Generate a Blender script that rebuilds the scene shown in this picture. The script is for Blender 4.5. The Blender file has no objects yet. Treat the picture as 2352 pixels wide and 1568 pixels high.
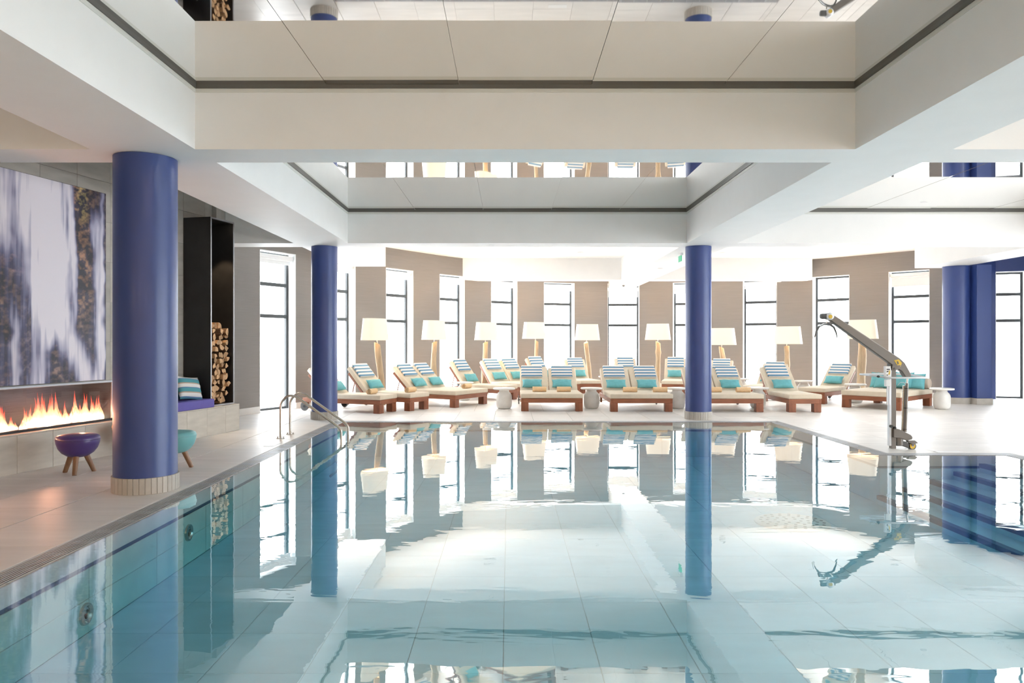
import bpy, bmesh, math, random
from mathutils import Vector, Matrix
random.seed(7)
SC = bpy.context.scene
COL = SC.collection
F = 1700.0; VX = 1169.0; VY = 786.0; EYE = 1.5          # focal length in pixels, vanishing point, eye height
ZB, ZM, ZC, ZW = 3.375, 4.0, 4.02, 3.484                # beam underside, mirror ceiling, plain ceiling, window head
PI = math.pi

# ------------------------------------------------------------------ camera
cam = bpy.data.cameras.new('camera'); camo = bpy.data.objects.new('camera', cam); COL.objects.link(camo)
camo.location = (0, 0, EYE); camo.rotation_euler = (PI/2, 0, 0)
cam.sensor_width = 36; cam.lens = F/2352*36
cam.shift_x = (1176-VX)/2352; cam.shift_y = -(784-VY)/2352
cam.clip_end = 200
SC.camera = camo
# ------------------------------------------------------------------ world, exposure
w = bpy.data.worlds.new('overcast_sky'); SC.world = w; w.use_nodes = True
bg = w.node_tree.nodes['Background']
bg.inputs[0].default_value = (0.94, 0.97, 1.0, 1); bg.inputs[1].default_value = 5.6
SC.view_settings.view_transform = 'Standard'; SC.view_settings.look = 'None'
SC.view_settings.gamma = 1; SC.view_settings.use_curve_mapping = False
SC.view_settings.exposure = 1.17
cy = SC.cycles
cy.max_bounces = 10; cy.diffuse_bounces = 6; cy.glossy_bounces = 6; cy.transmission_bounces = 4
cy.transparent_max_bounces = 16; cy.volume_bounces = 0
cy.sample_clamp_indirect = 8; cy.blur_glossy = 0.5
cy.use_denoising = True
try:
    cy.denoiser = 'OPENIMAGEDENOISE'; cy.denoising_input_passes = 'RGB_ALBEDO_NORMAL'
except Exception: pass

def area(name, loc, rot, sx, sy, power, col=(1, 1, 1), portal=False):
    l = bpy.data.lights.new(name, 'AREA'); l.shape = 'RECTANGLE'; l.size = sx; l.size_y = sy
    l.energy = power; l.color = col
    if portal: l.cycles.is_portal = True
    o = bpy.data.objects.new(name, l); o.location = loc; o.rotation_euler = rot; COL.objects.link(o)
    return o

# added warm fill lights, unseen behind the camera, to brighten the beam faces
for gx, gy in ((-6.5, -2.5), (-2.5, -3.2), (1.5, -3.2), (5.5, -3.2), (9.5, -2.5)):
    l = bpy.data.lights.new('warm_fill_light', 'POINT'); l.energy = 36; l.color = (1, .68, .40); l.shadow_soft_size = .25
    o = bpy.data.objects.new('warm_fill_light', l); o.location = (gx, gy, 2.6); COL.objects.link(o)

# ------------------------------------------------------------------ materials
MATS = {}
def nodes_of(name):
    m = bpy.data.materials.new(name); m.use_nodes = True
    return m, m.node_tree, m.node_tree.nodes['Principled BSDF']
def N(nt, t, **kw):
    n = nt.nodes.new(t)
    for k, v in kw.items():
        if k in n.inputs: n.inputs[k].default_value = v
        else: setattr(n, k, v)
    return n
def L(nt, a, b): nt.links.new(a, b)
def pm(name, col, rough=0.5, metal=0.0, var=0.0, scale=(5, 5, 5), bump=0.0, rnd=0.0, coord='Object', detail=4.0, spec=None, coat=0, sheen=0):
    """principled with noise-varied colour (var), optional bump and per-object variation (rnd)"""
    m, nt, p = nodes_of(name)
    p.inputs['Roughness'].default_value = rough; p.inputs['Metallic'].default_value = metal
    if spec is not None: p.inputs['Specular IOR Level'].default_value = spec
    if coat: p.inputs['Coat Weight'].default_value = coat; p.inputs['Coat Roughness'].default_value = 0.15
    if sheen: p.inputs['Sheen Weight'].default_value = sheen
    p.inputs['Base Color'].default_value = (*col, 1)
    if var or bump or rnd:
        tc = N(nt, 'ShaderNodeTexCoord'); mp = N(nt, 'ShaderNodeMapping'); mp.inputs['Scale'].default_value = scale
        L(nt, tc.outputs[coord], mp.inputs[0])
        if rnd:
            oi = N(nt, 'ShaderNodeObjectInfo'); vm = N(nt, 'ShaderNodeVectorMath', operation='SCALE'); vm.inputs['Scale'].default_value = 37
            cx = N(nt, 'ShaderNodeCombineXYZ')
            for i in range(3): L(nt, oi.outputs['Random'], cx.inputs[i])
            L(nt, cx.outputs[0], vm.inputs[0]); ad = N(nt, 'ShaderNodeVectorMath', operation='ADD')
            L(nt, mp.outputs[0], ad.inputs[0]); L(nt, vm.outputs[0], ad.inputs[1]); vec = ad.outputs[0]
        else: vec = mp.outputs[0]
        nz = N(nt, 'ShaderNodeTexNoise'); nz.inputs['Detail'].default_value = detail; nz.inputs['Scale'].default_value = 1
        L(nt, vec, nz.inputs['Vector'])
        if var or rnd:
            mr = N(nt, 'ShaderNodeMapRange'); mr.inputs[1].default_value = 0.3; mr.inputs[2].default_value = 0.7
            mr.inputs[3].default_value = 1-var; mr.inputs[4].default_value = 1+var*0.6
            L(nt, nz.outputs[0], mr.inputs[0]); fac = mr.outputs[0]
            if rnd:
                r2 = N(nt, 'ShaderNodeMapRange'); r2.inputs[3].default_value = 1-rnd; r2.inputs[4].default_value = 1+rnd
                L(nt, oi.outputs['Random'], r2.inputs[0]); mu = N(nt, 'ShaderNodeMath', operation='MULTIPLY')
                L(nt, fac, mu.inputs[0]); L(nt, r2.outputs[0], mu.inputs[1]); fac = mu.outputs[0]
            sc = N(nt, 'ShaderNodeVectorMath', operation='SCALE'); sc.inputs[0].default_value = col
            L(nt, fac, sc.inputs['Scale']); L(nt, sc.outputs[0], p.inputs['Base Color'])
        if bump:
            b = N(nt, 'ShaderNodeBump'); b.inputs['Strength'].default_value = bump; b.inputs['Distance'].default_value = 0.01
            L(nt, nz.outputs[0], b.inputs['Height']); L(nt, b.outputs[0], p.inputs['Normal'])
    MATS[name] = m
    return m
def emis(name, col, s):
    m, nt, p = nodes_of(name)
    p.inputs['Base Color'].default_value = (*col, 1); p.inputs['Emission Color'].default_value = (*col, 1); p.inputs['Emission Strength'].default_value = s
    MATS[name] = m; return m

M_white = pm('white_plaster', (0.87, 0.87, 0.865), 0.6, var=0.015, scale=(3, 3, 3))
M_stone = pm('pale_stone_tile', (0.76, 0.735, 0.71), 0.42, var=0.07, scale=(1.2, 7, 7), rnd=0.04, spec=0.35)
M_grout = pm('grout', (0.42, 0.40, 0.37), 0.9, var=0.1)
M_wstone = pm('grey_beige_wall_stone', (0.47, 0.44, 0.40), 0.65, var=0.14, scale=(2.5, 2.5, 9), bump=0.12, rnd=0.07)
M_bstone = pm('beige_bench_stone', (0.60, 0.56, 0.50), 0.6, var=0.10, scale=(3, 3, 14), bump=0.10, rnd=0.05)
M_slip = pm('column_slip_stone', (0.50, 0.47, 0.43), 0.6, var=0.08, scale=(8, 8, 8), rnd=0.08, bump=0.1)
M_paper = pm('taupe_wallpaper', (0.24, 0.22, 0.208), 0.75, var=0.07, scale=(1.5, 1.5, 110), bump=0.15, detail=2)
M_base = pm('pale_baseboard', (0.66, 0.64, 0.61), 0.5, var=0.04)
M_blue = pm('royal_blue_paint', (0.030, 0.062, 0.235), 0.40, var=0.03, spec=0.6, coat=0.12)
M_frame = pm('dark_grey_window_frame', (0.05, 0.056, 0.06), 0.45)
M_reveal = pm('white_reveal', (0.82, 0.83, 0.83), 0.5)
M_blind = pm('white_blind_fabric', (0.85, 0.85, 0.84), 0.8)
M_gap = pm('dark_trim_channel', (0.12, 0.115, 0.105), 0.5)
M_lip = pm('trim_lip', (0.72, 0.72, 0.68), 0.5)
M_black = pm('black_metal_sheet', (0.018, 0.018, 0.02), 0.38, var=0.2, scale=(6, 6, 6))
M_steel = pm('brushed_steel', (0.55, 0.52, 0.48), 0.25, 1.0)
M_edge = pm('steel_edge', (0.42, 0.43, 0.46), 0.35, 0.8)
M_grate = pm('drain_grate_steel', (0.50, 0.52, 0.55), 0.4, 0.0)
M_dark = pm('dark_gutter', (0.02, 0.022, 0.025), 0.8)
M_wood = pm('mahogany_wood', (0.30, 0.105, 0.05), 0.42, var=0.28, scale=(3, 3, 30), coord='Object')
M_woodl = pm('mahogany_legs', (0.27, 0.09, 0.042), 0.42, var=0.3, scale=(16, 16, 3), coord='Object')
M_matt = pm('cream_mattress_fabric', (0.68, 0.595, 0.47), 0.8, var=0.05, scale=(9, 9, 9), bump=0.3, sheen=0.1)
M_turq = pm('turquoise_cushion_fabric', (0.14, 0.44, 0.49), 0.7, var=0.1, scale=(12, 12, 12), bump=0.4)
M_towel = pm('apricot_towel', (0.82, 0.58, 0.34), 0.95, var=0.1, scale=(60, 60, 60), bump=0.6)
M_marble = pm('white_marble', (0.80, 0.79, 0.76), 0.35, var=0.09, scale=(7, 7, 7), rnd=0.02)
M_drift = pm('bleached_driftwood', (0.50, 0.39, 0.26), 0.75, var=0.22, scale=(22, 22, 3), bump=0.5, rnd=0.06)
M_bark = pm('split_log_bark', (0.16, 0.09, 0.05), 0.9, var=0.3, scale=(14, 14, 14), bump=0.6, rnd=0.2)
M_log = pm('split_log_wood', (0.60, 0.37, 0.20), 0.8, var=0.22, scale=(20, 20, 20), bump=0.3, rnd=0.28)
M_purple = pm('violet_leatherette', (0.075, 0.045, 0.20), 0.35, var=0.05)
M_purplec = pm('violet_seat_fabric', (0.13, 0.11, 0.42), 0.7, var=0.06)
M_aqua = pm('aqua_leatherette', (0.18, 0.46, 0.48), 0.4, var=0.04)
M_firelit = pm('firelit_leatherette', (0.70, 0.42, 0.30), 0.4, var=0.04)  # peach tint paints the red glow of the fire into the seat
M_stoolleg = pm('walnut_stool_leg', (0.26, 0.14, 0.075), 0.4, var=0.25, scale=(25, 25, 4))
M_rubber = pm('black_rubber', (0.02, 0.02, 0.02), 0.6)
M_tyre = pm('grey_tyre', (0.12, 0.12, 0.12), 0.6)
M_hoist = pm('grey_brown_hoist_paint', (0.20, 0.18, 0.165), 0.35, 0.3)
M_alu = pm('light_aluminium', (0.70, 0.72, 0.75), 0.35, 0.4)
M_yel = pm('yellow_plastic', (0.75, 0.50, 0.06), 0.5)
M_wpl = pm('white_plastic', (0.82, 0.82, 0.82), 0.4)
M_teal = pm('pool_floor_stone', (0.66, 0.84, 0.96), 0.5, var=0.08, scale=(2, 5, 5), rnd=0.03)
M_pwall = pm('pool_wall_stone', (0.60, 0.68, 0.62), 0.5, var=0.08, scale=(2, 5, 5), rnd=0.03)
M_navy = pm('navy_step_edge_tile', (0.05, 0.08, 0.14), 0.4)
M_pink = pm('beige_bolster_fabric', (0.55, 0.46, 0.38), 0.8, var=0.05)
M_room = pm('warm_beige_wall', (0.72, 0.66, 0.58), 0.7, var=0.03)
M_greenx = emis('exit_sign_green', (0.02, 0.30, 0.15), 0.35)
M_lampglow = emis('downlight_glow', (1.0, 0.86, 0.66), 14)

# floor far away: joints by material
m, nt, p = nodes_of('pale_stone_floor_far'); M_floorfar = m
tc = N(nt, 'ShaderNodeTexCoord'); br = N(nt, 'ShaderNodeTexBrick'); br.offset = 0.5
br.inputs['Color1'].default_value = (0.77, 0.75, 0.725, 1); br.inputs['Color2'].default_value = (0.74, 0.72, 0.69, 1); br.inputs['Mortar'].default_value = (0.45, 0.43, 0.40, 1)
br.inputs['Scale'].default_value = 1; br.inputs['Mortar Size'].default_value = 0.004; br.inputs['Brick Width'].default_value = 1.0; br.inputs['Row Height'].default_value = 0.76
mp = N(nt, 'ShaderNodeMapping'); mp.inputs['Rotation'].default_value = (0, 0, PI/2)
L(nt, tc.outputs['Object'], mp.inputs[0]); L(nt, mp.outputs[0], br.inputs[0]); L(nt, br.outputs[0], p.inputs['Base Color'])
p.inputs['Roughness'].default_value = 0.42; p.inputs['Specular IOR Level'].default_value = 0.35

# mirror ceiling foil
m, nt, p = nodes_of('mirror_foil'); M_mirror = m
p.inputs['Metallic'].default_value = 1; p.inputs['Roughness'].default_value = 0.02; p.inputs['Base Color'].default_value = (0.90, 0.89, 0.87, 1)
# window glass (thin): clear with a fresnel sheen
def thin_glass(name, tint, ior=1.45):
    m = bpy.data.materials.new(name); m.use_nodes = True; nt = m.node_tree; nt.nodes.clear()
    o = N(nt, 'ShaderNodeOutputMaterial'); mx = N(nt, 'ShaderNodeMixShader'); t = N(nt, 'ShaderNodeBsdfTransparent'); g = N(nt, 'ShaderNodeBsdfGlossy')
    t.inputs[0].default_value = (*tint, 1); g.inputs['Roughness'].default_value = 0.0; fr = N(nt, 'ShaderNodeFresnel'); fr.inputs[0].default_value = ior
    ge = N(nt, 'ShaderNodeNewGeometry'); iv = N(nt, 'ShaderNodeMath', operation='SUBTRACT'); iv.inputs[0].default_value = 1; L(nt, ge.outputs['Backfacing'], iv.inputs[1])
    ml = N(nt, 'ShaderNodeMath', operation='MULTIPLY'); L(nt, fr.outputs[0], ml.inputs[0]); L(nt, iv.outputs[0], ml.inputs[1])
    L(nt, ml.outputs[0], mx.inputs[0]); L(nt, t.outputs[0], mx.inputs[1]); L(nt, g.outputs[0], mx.inputs[2]); L(nt, mx.outputs[0], o.inputs[0])
    return m
M_glass = thin_glass('window_glass', (0.97, 0.98, 0.98))
M_fireglass = thin_glass('fireplace_glass', (0.93, 0.93, 0.95))
# water: clear body that absorbs red, calm reflecting top
m = bpy.data.materials.new('pool_water'); m.use_nodes = True; nt = m.node_tree; nt.nodes.clear(); M_water = m
o = N(nt, 'ShaderNodeOutputMaterial'); mx = N(nt, 'ShaderNodeMixShader'); t = N(nt, 'ShaderNodeBsdfTransparent'); g = N(nt, 'ShaderNodeBsdfGlossy')
g.inputs['Roughness'].default_value = 0.0
fr = N(nt, 'ShaderNodeFresnel'); fr.inputs[0].default_value = 2.6
geo = N(nt, 'ShaderNodeNewGeometry'); sp = N(nt, 'ShaderNodeSeparateXYZ'); L(nt, geo.outputs['True Normal'], sp.inputs[0])
gt = N(nt, 'ShaderNodeMath', operation='GREATER_THAN'); gt.inputs[1].default_value = 0.5; L(nt, sp.outputs[2], gt.inputs[0])
mr = N(nt, 'ShaderNodeMapRange'); mr.inputs[1].default_value = 0.10; mr.inputs[2].default_value = 0.75; mr.inputs[3].default_value = 0.36; mr.inputs[4].default_value = 1.0
L(nt, fr.outputs[0], mr.inputs[0]); mu = N(nt, 'ShaderNodeMath', operation='MULTIPLY'); L(nt, mr.outputs[0], mu.inputs[0]); L(nt, gt.outputs[0], mu.inputs[1])
tc = N(nt, 'ShaderNodeTexCoord'); mp = N(nt, 'ShaderNodeMapping'); mp.inputs['Scale'].default_value = (0.9, 2.2, 1)
nz = N(nt, 'ShaderNodeTexNoise'); nz.inputs['Scale'].default_value = 1.2; nz.inputs['Detail'].default_value = 3; nz.inputs['Distortion'].default_value = 0.6
L(nt, tc.outputs['Object'], mp.inputs[0]); L(nt, mp.outputs[0], nz.inputs['Vector'])
b = N(nt, 'ShaderNodeBump'); b.inputs['Strength'].default_value = 1.0; b.inputs['Distance'].default_value = 0.0013; L(nt, nz.outputs[0], b.inputs['Height'])
L(nt, b.outputs[0], g.inputs['Normal'])
L(nt, mu.outputs[0], mx.inputs[0]); L(nt, t.outputs[0], mx.inputs[1]); L(nt, g.outputs[0], mx.inputs[2]); L(nt, mx.outputs[0], o.inputs[0])
va = N(nt, 'ShaderNodeVolumeAbsorption'); va.inputs['Color'].default_value = (0.30, 0.86, 0.95, 1); va.inputs['Density'].default_value = 0.42
L(nt, va.outputs[0], o.inputs['Volume'])
# lamp shade fabric, softly lit from inside
m, nt, p = nodes_of('lamp_shade_fabric'); M_shade = m
p.inputs['Base Color'].default_value = (0.66, 0.58, 0.47, 1); p.inputs['Roughness'].default_value = 0.9
p.inputs['Emission Color'].default_value = (1.0, 0.84, 0.66, 1); p.inputs['Emission Strength'].default_value = 0.22
# striped headrest
def stripes(name, axis, period, cols, edges):
    m, nt, p = nodes_of(name); p.inputs['Roughness'].default_value = 0.8
    tc = N(nt, 'ShaderNodeTexCoord'); sp = N(nt, 'ShaderNodeSeparateXYZ'); L(nt, tc.outputs['Object'], sp.inputs[0])
    d = N(nt, 'ShaderNodeMath', operation='DIVIDE'); d.inputs[1].default_value = period; L(nt, sp.outputs[axis], d.inputs[0])
    f = N(nt, 'ShaderNodeMath', operation='FRACT'); L(nt, d.outputs[0], f.inputs[0])
    r = N(nt, 'ShaderNodeValToRGB'); r.color_ramp.interpolation = 'CONSTANT'
    for i, (e, c) in enumerate(zip(edges, cols)):
        el = r.color_ramp.elements[i] if i < 2 else r.color_ramp.elements.new(e)
        el.position = e; el.color = (*c, 1)
    L(nt, f.outputs[0], r.inputs[0]); L(nt, r.outputs[0], p.inputs['Base Color'])
    return m
BLU = (0.10, 0.26, 0.42); WHT = (0.78, 0.76, 0.74); TAN = (0.50, 0.36, 0.27); TEA = (0.08, 0.33, 0.38)
M_stripe = stripes('blue_white_striped_fabric', 1, 0.098, [BLU, TAN, WHT, TAN], [0.0, 0.46, 0.50, 0.96])
M_stripe2 = stripes('teal_tan_striped_fabric', 1, 0.15, [WHT, TAN, TEA, (0.12, 0.24, 0.4), WHT], [0.0, 0.33, 0.45, 0.85, 0.95])

# ------------------------------------------------------------------ mesh helpers
class MB:
    def __init__(s): s.v = []; s.f = []; s.m = []; s.cur = 0
    def add(s, vs, fs, mat=None):
        k = len(s.v); s.v += [tuple(v) for v in vs]; s.f += [tuple(i+k for i in f) for f in fs]
        s.m += [s.cur if mat is None else mat]*len(fs); return s
    def box(s, x0, x1, y0, y1, z0, z1, T=None):
        vs = [Vector((x, y, z)) for z in (z0, z1) for y in (y0, y1) for x in (x0, x1)]
        if T is not None: vs = [T @ v for v in vs]
        return s.add(vs, [(0, 2, 3, 1), (4, 5, 7, 6), (0, 1, 5, 4), (1, 3, 7, 5), (3, 2, 6, 7), (2, 0, 4, 6)])
    def prism(s, pts, z0, z1, T=None):            # pts counter-clockwise in plan
        n = len(pts); vs = [Vector((p[0], p[1], z0)) for p in pts]+[Vector((p[0], p[1], z1)) for p in pts]
        if T is not None: vs = [T @ v for v in vs]
        return s.add(vs, [tuple(range(n))[::-1], tuple(range(n, 2*n))]+[(i, (i+1) % n, n+(i+1) % n, n+i) for i in range(n)])
    def lathe(s, prof, n=24, T=None, sx=1, sy=1):  # prof [(r,z)]
        vs = []; fs = []
        for r, z in prof:
            for k in range(n):
                a = 2*PI*k/n; vs.append(Vector((r*math.cos(a)*sx, r*math.sin(a)*sy, z)))
        if T is not None: vs = [T @ v for v in vs]
        for i in range(len(prof)-1):
            for k in range(n):
                fs.append((i*n+k, i*n+(k+1) % n, (i+1)*n+(k+1) % n, (i+1)*n+k))
        if prof[0][0] > 1e-6: fs.append(tuple(range(n))[::-1])
        if prof[-1][0] > 1e-6: fs.append(tuple(range((len(prof)-1)*n, len(prof)*n)))
        return s.add(vs, fs)
    def tube(s, pts, r, n=10, closed=False, rads=None):
        pts = [Vector(p) for p in pts]; m = len(pts); vs = []; fs = []
        up = Vector((0.123, 0.05, 0.99)).normalized(); prevx = None
        for i, p in enumerate(pts):
            if closed: t = pts[(i+1) % m]-pts[i-1]
            else: t = pts[min(i+1, m-1)]-pts[max(i-1, 0)]
            t.normalize()
            x = (prevx if prevx is not None else up.cross(t))
            x = (x-t*x.dot(t)); 
            if x.length < 1e-5: x = Vector((1, 0, 0)).cross(t)
            x.normalize(); prevx = x; y = t.cross(x)
            rr = rads[i] if rads else r
            for k in range(n):
                a = 2*PI*k/n; vs.append(p+(x*math.cos(a)+y*math.sin(a))*rr)
        rng = m if closed else m-1
        for i in range(rng):
            j = (i+1) % m
            for k in range(n): fs.append((i*n+k, i*n+(k+1) % n, j*n+(k+1) % n, j*n+k))
        if not closed: fs += [tuple(range(n))[::-1], tuple(range((m-1)*n, m*n))]
        return s.add(vs, fs)
    def mesh(s, name, mats, smooth=False, bevel=0, seg=2, ang=40):
        me = bpy.data.meshes.new(name); me.from_pydata(s.v, [], s.f)
        if not isinstance(mats, (list, tuple)): mats = [mats]
        for q in mats: me.materials.append(q)
        if len(mats) > 1: me.polygons.foreach_set('material_index', s.m)
        me.update()
        bm = bmesh.new(); bm.from_mesh(me)
        bmesh.ops.recalc_face_normals(bm, faces=bm.faces) if bevel else None
        if bevel:
            ed = [e for e in bm.edges if len(e.link_faces) == 2 and e.calc_face_angle(0) > math.radians(ang)]
            bmesh.ops.bevel(bm, geom=ed, offset=bevel, segments=seg, profile=0.5, affect='EDGES', clamp_overlap=True)
        if smooth:
            for f_ in bm.faces: f_.smooth = True
            for e in bm.edges:
                if len(e.link_faces) == 2 and e.calc_face_angle(0) > math.radians(50): e.smooth = False
        bm.to_mesh(me); bm.free(); return me
def fillet(pts, r=0.05, n=5):
    """round the corners of a polyline"""
    P = [Vector(p) for p in pts]; out = [P[0]]
    for i in range(1, len(P)-1):
        a, b, c = P[i-1], P[i], P[i+1]
        d1 = (a-b); d2 = (c-b); q = min(r, d1.length*0.45, d2.length*0.45)
        s_ = b+d1.normalized()*q; e_ = b+d2.normalized()*q
        for k in range(n+1):
            t = k/n; out.append(s_*(1-t)**2+b*2*t*(1-t)+e_*t*t)
    out.append(P[-1]); return out
def link(name, me, parent=None, loc=None, rot=None, **props):
    o = bpy.data.objects.new(name, me); COL.objects.link(o)
    if parent is not None: o.parent = parent
    if loc is not None: o.location = loc
    if rot is not None: o.rotation_euler = rot
    for k, v in props.items(): o[k] = v
    return o
def thing(name, label, cat, loc=(0, 0, 0), rz=0, group=None):
    o = bpy.data.objects.new(name, None); o.empty_display_size = 0.1; COL.objects.link(o)
    o.location = loc; o.rotation_euler = (0, 0, rz); o['label'] = label; o['category'] = cat
    if group: o['group'] = group
    return o
def struct(name, me=None, parent=None):
    o = link(name, me, parent)
    if parent is None: o['kind'] = 'structure'
    return o
CACHE = {}
def cached(key, fn):
    if key not in CACHE: CACHE[key] = fn()
    return CACHE[key]

# ================================================================== STRUCTURE
# left stone wall frame: s runs along the wall, o is the offset into the room
U = Vector((0.2301, 0.9732, 0)); NN = Vector((0.9732, -0.2301, 0)); P0 = Vector((-5.67, 8.25, 0))
def LW(s, o, z=0): return P0+U*s+NN*o+Vector((0, 0, z))
TL = Matrix(((U.x, NN.x, 0, P0.x), (U.y, NN.y, 0, P0.y), (0, 0, 1, 0), (0, 0, 0, 1)))   # local (s, o, z) -> world
TLm = Matrix(((NN.x, U.x, 0, P0.x), (NN.y, U.y, 0, P0.y), (0, 0, 1, 0), (0, 0, 0, 1)))  # local (o, s, z) -> world, right-handed

# windows of the curved wall: left and right corner of each opening on the inner face
WIN = [((-5.30, 15.74), (-4.81, 16.70)), ((-4.35, 17.75), (-3.87, 18.68)), ((-3.26, 19.61), (-2.65, 20.52)), ((-2.01, 21.45), (-1.33, 22.27)),
       ((-0.56, 23.12), (0.27, 23.77)), ((1.15, 24.40), (2.20, 24.82)), ((3.33, 25.02), (4.40, 24.95)), ((5.45, 24.62), (6.43, 24.25)),
       ((7.48, 23.68), (8.40, 23.20)), ((9.22, 22.49), (9.98, 21.70)), ((10.69, 20.85), (11.41, 20.08)), ((12.9, 19.62), (13.55, 19.40))]
TH = 0.34
def nrm(a, b):                                    # outward normal (away from the room) of a wall going a->b clockwise round the apse
    d = Vector((b[0]-a[0], b[1]-a[1])).normalized(); return Vector((-d.y, d.x))
def seg(mb, a, b, z0, z1, th=TH, off=0.0):
    n = nrm(a, b); A = Vector(a)+n*off; B = Vector(b)+n*off; C_ = B+n*th; D = A+n*th
    mb.prism([A, B, C_, D], z0, z1)
wb = MB(); bb = MB(); wblue = MB()
piers = [((-5.72, 13.2), (-5.70, 14.2)), ((-5.70, 14.2), (-5.52, 15.0)), ((-5.52, 15.0), WIN[0][0])]
for i in range(10): piers.append((WIN[i][1], WIN[i+1][0]))
piers += [(WIN[10][1], (12.02, 19.36))]
for a, b in piers:
    seg(wb, a, b, 0, 4.3); seg(bb, a, b, 0, 0.14, 0.02, -0.015)
for i, (a, b) in enumerate(WIN[:11]): seg(wb, a, b, ZW, 4.3)
seg(wblue, (12.02, 19.36), WIN[11][0], 0, 4.3); seg(wblue, WIN[11][0], WIN[11][1], 3.375, 4.3); seg(wblue, WIN[11][1], (13.62, 19.38), 0, 4.3)
wback = struct('wall_back', wb.mesh('wall_back', M_paper))
wbl = link('blue_wall', wblue.mesh('blue_wall', M_blue), wback)
struct('baseboard_back', bb.mesh('baseboard_back', M_base))

blindinfo = ['first window from the left, nearest the log niche', 'second window, beside the back left column', 'third window from the left', 'fourth window from the left',
             'fifth window from the left', 'sixth window from the left', 'middle window under the end of the long beam', 'window half hidden by the back right column',
             'ninth window, right of the back right column', None, 'eleventh window, behind the daybed']
def window(idx, a, b, ztop, blind=None, mullion=True):
    a = Vector(a); b = Vector(b); n = nrm(a, b); d = (b-a).normalized(); wd = (b-a).length
    T = Matrix(((d.x, n.x, 0, a.x), (d.y, n.y, 0, a.y), (0, 0, 1, 0), (0, 0, 0, 1)))      # local x along, y outward
    root = bpy.data.objects.new('window_%d' % idx, None); COL.objects.link(root); root['kind'] = 'structure'; root.matrix_world = T
    fr = MB(); r = 0.22; t = 0.065; fw = 0.065
    fr.box(0, fw, r, r+t, 0, ztop); fr.box(wd-fw, wd, r, r+t, 0, ztop); fr.box(fw, wd-fw, r, r+t, 0, 0.06); fr.box(fw, wd-fw, r, r+t, ztop-fw, ztop)
    zs = [0.06, 2.04, 2.12, 2.74, 2.82, ztop-fw]
    fr.box(fw, wd-fw, r, r+t, 2.04, 2.12); fr.box(fw, wd-fw, r, r+t, 2.74, 2.82)
    link('window_frame', fr.mesh('window_frame', M_frame, bevel=0.006, seg=1), root)
    rv = MB()
    rv.box(0.0, 0.012, 0.0, r, 0, ztop); rv.box(wd-0.012, wd, 0, r, 0, ztop); rv.box(0, wd, 0, r, ztop-0.012, ztop)
    link('window_reveal', rv.mesh('window_reveal', M_reveal), root)
    sb = MB(); sb.box(0, wd, 0, r+0.12, -0.03, 0.012); link('sill', sb.mesh('sill', M_reveal), root)
    for k in range(0, 6, 2):
        g = MB(); g.box(fw, wd-fw, r+0.03, r+0.04, zs[k], zs[k+1]); link('pane', g.mesh('pane', M_glass), root)
    # portal guides sampling of the sky through the opening
    c = T @ Vector((wd/2, r+0.2, ztop/2)); ang = math.atan2(-n.y, -n.x)
    area('sky_portal', c, (PI/2, 0, ang-PI/2+PI), wd+0.1, ztop+0.1, 1, portal=True)
    if blind is not None:
        bt, drop = blind
        br = thing('roller_blind', 'white roller blind of the '+blindinfo[idx-1], 'blind', T @ Vector((wd/2, 0.10, bt-0.06)), 0, 'roller blinds on the apse windows')
        br.rotation_euler = (0, 0, math.atan2(d.y, d.x))
        hb = MB(); hb.box(-wd/2+0.015, wd/2-0.015, -0.045, 0.045, -0.035, 0.045); link('cassette', hb.mesh('cassette', M_wpl, bevel=0.012), br)
        ro = MB(); ro.tube([(-wd/2+0.03, 0, -0.05), (wd/2-0.03, 0, -0.05)], 0.028, 12); link('roller', ro.mesh('roller', M_blind, smooth=True), br)
        cl = MB(); cl.box(-wd/2+0.04, wd/2-0.04, 0.026, 0.029, -drop, -0.04); link('fabric', cl.mesh('fabric', M_blind), br)
        bo = MB(); bo.box(-wd/2+0.04, wd/2-0.04, 0.018, 0.036, -drop-0.02, -drop); link('bottom_bar', bo.mesh('bottom_bar', M_wpl), br)
drops = {1: 0.13, 2: 0.12, 3: 0.13, 4: 0.13, 5: 0.12, 6: 0.14, 7: 0.26, 8: 0.24, 9: 0.15, 11: 0.30}
for i, (a, b) in enumerate(WIN):
    k = i+1
    window(k, a, b, 3.375 if k == 12 else ZW, (3.44 if k not in (7,) else 3.37, drops[k]) if k in drops else None)

# right wall with tall windows (out of frame, daylight from there), wall behind the camera, left wall
RX = 13.6
wr = MB(); ys = [(-.4, 2.2), (3.4, 6.6), (7.6, 10.4), (11.6, 13.6)]
y = -5.0
for (y0, y1) in ys+[(19.6, 19.6)]:
    wr.box(RX, RX+TH, y, y0, 0, 4.3)
    if y1 > y0: wr.box(RX, RX+TH, y0, y1, ZW, 4.3)
    y = y1
struct('wall_right', wr.mesh('wall_right', M_paper))
for i, (y0, y1) in enumerate(ys): window(13+i, (RX, y1), (RX, y0), ZW)
wf = MB(); wf.box(-8.9, RX+TH, -5.3, -5.0, 0, 4.3); struct('wall_front', wf.mesh('wall_front', M_room))

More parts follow.
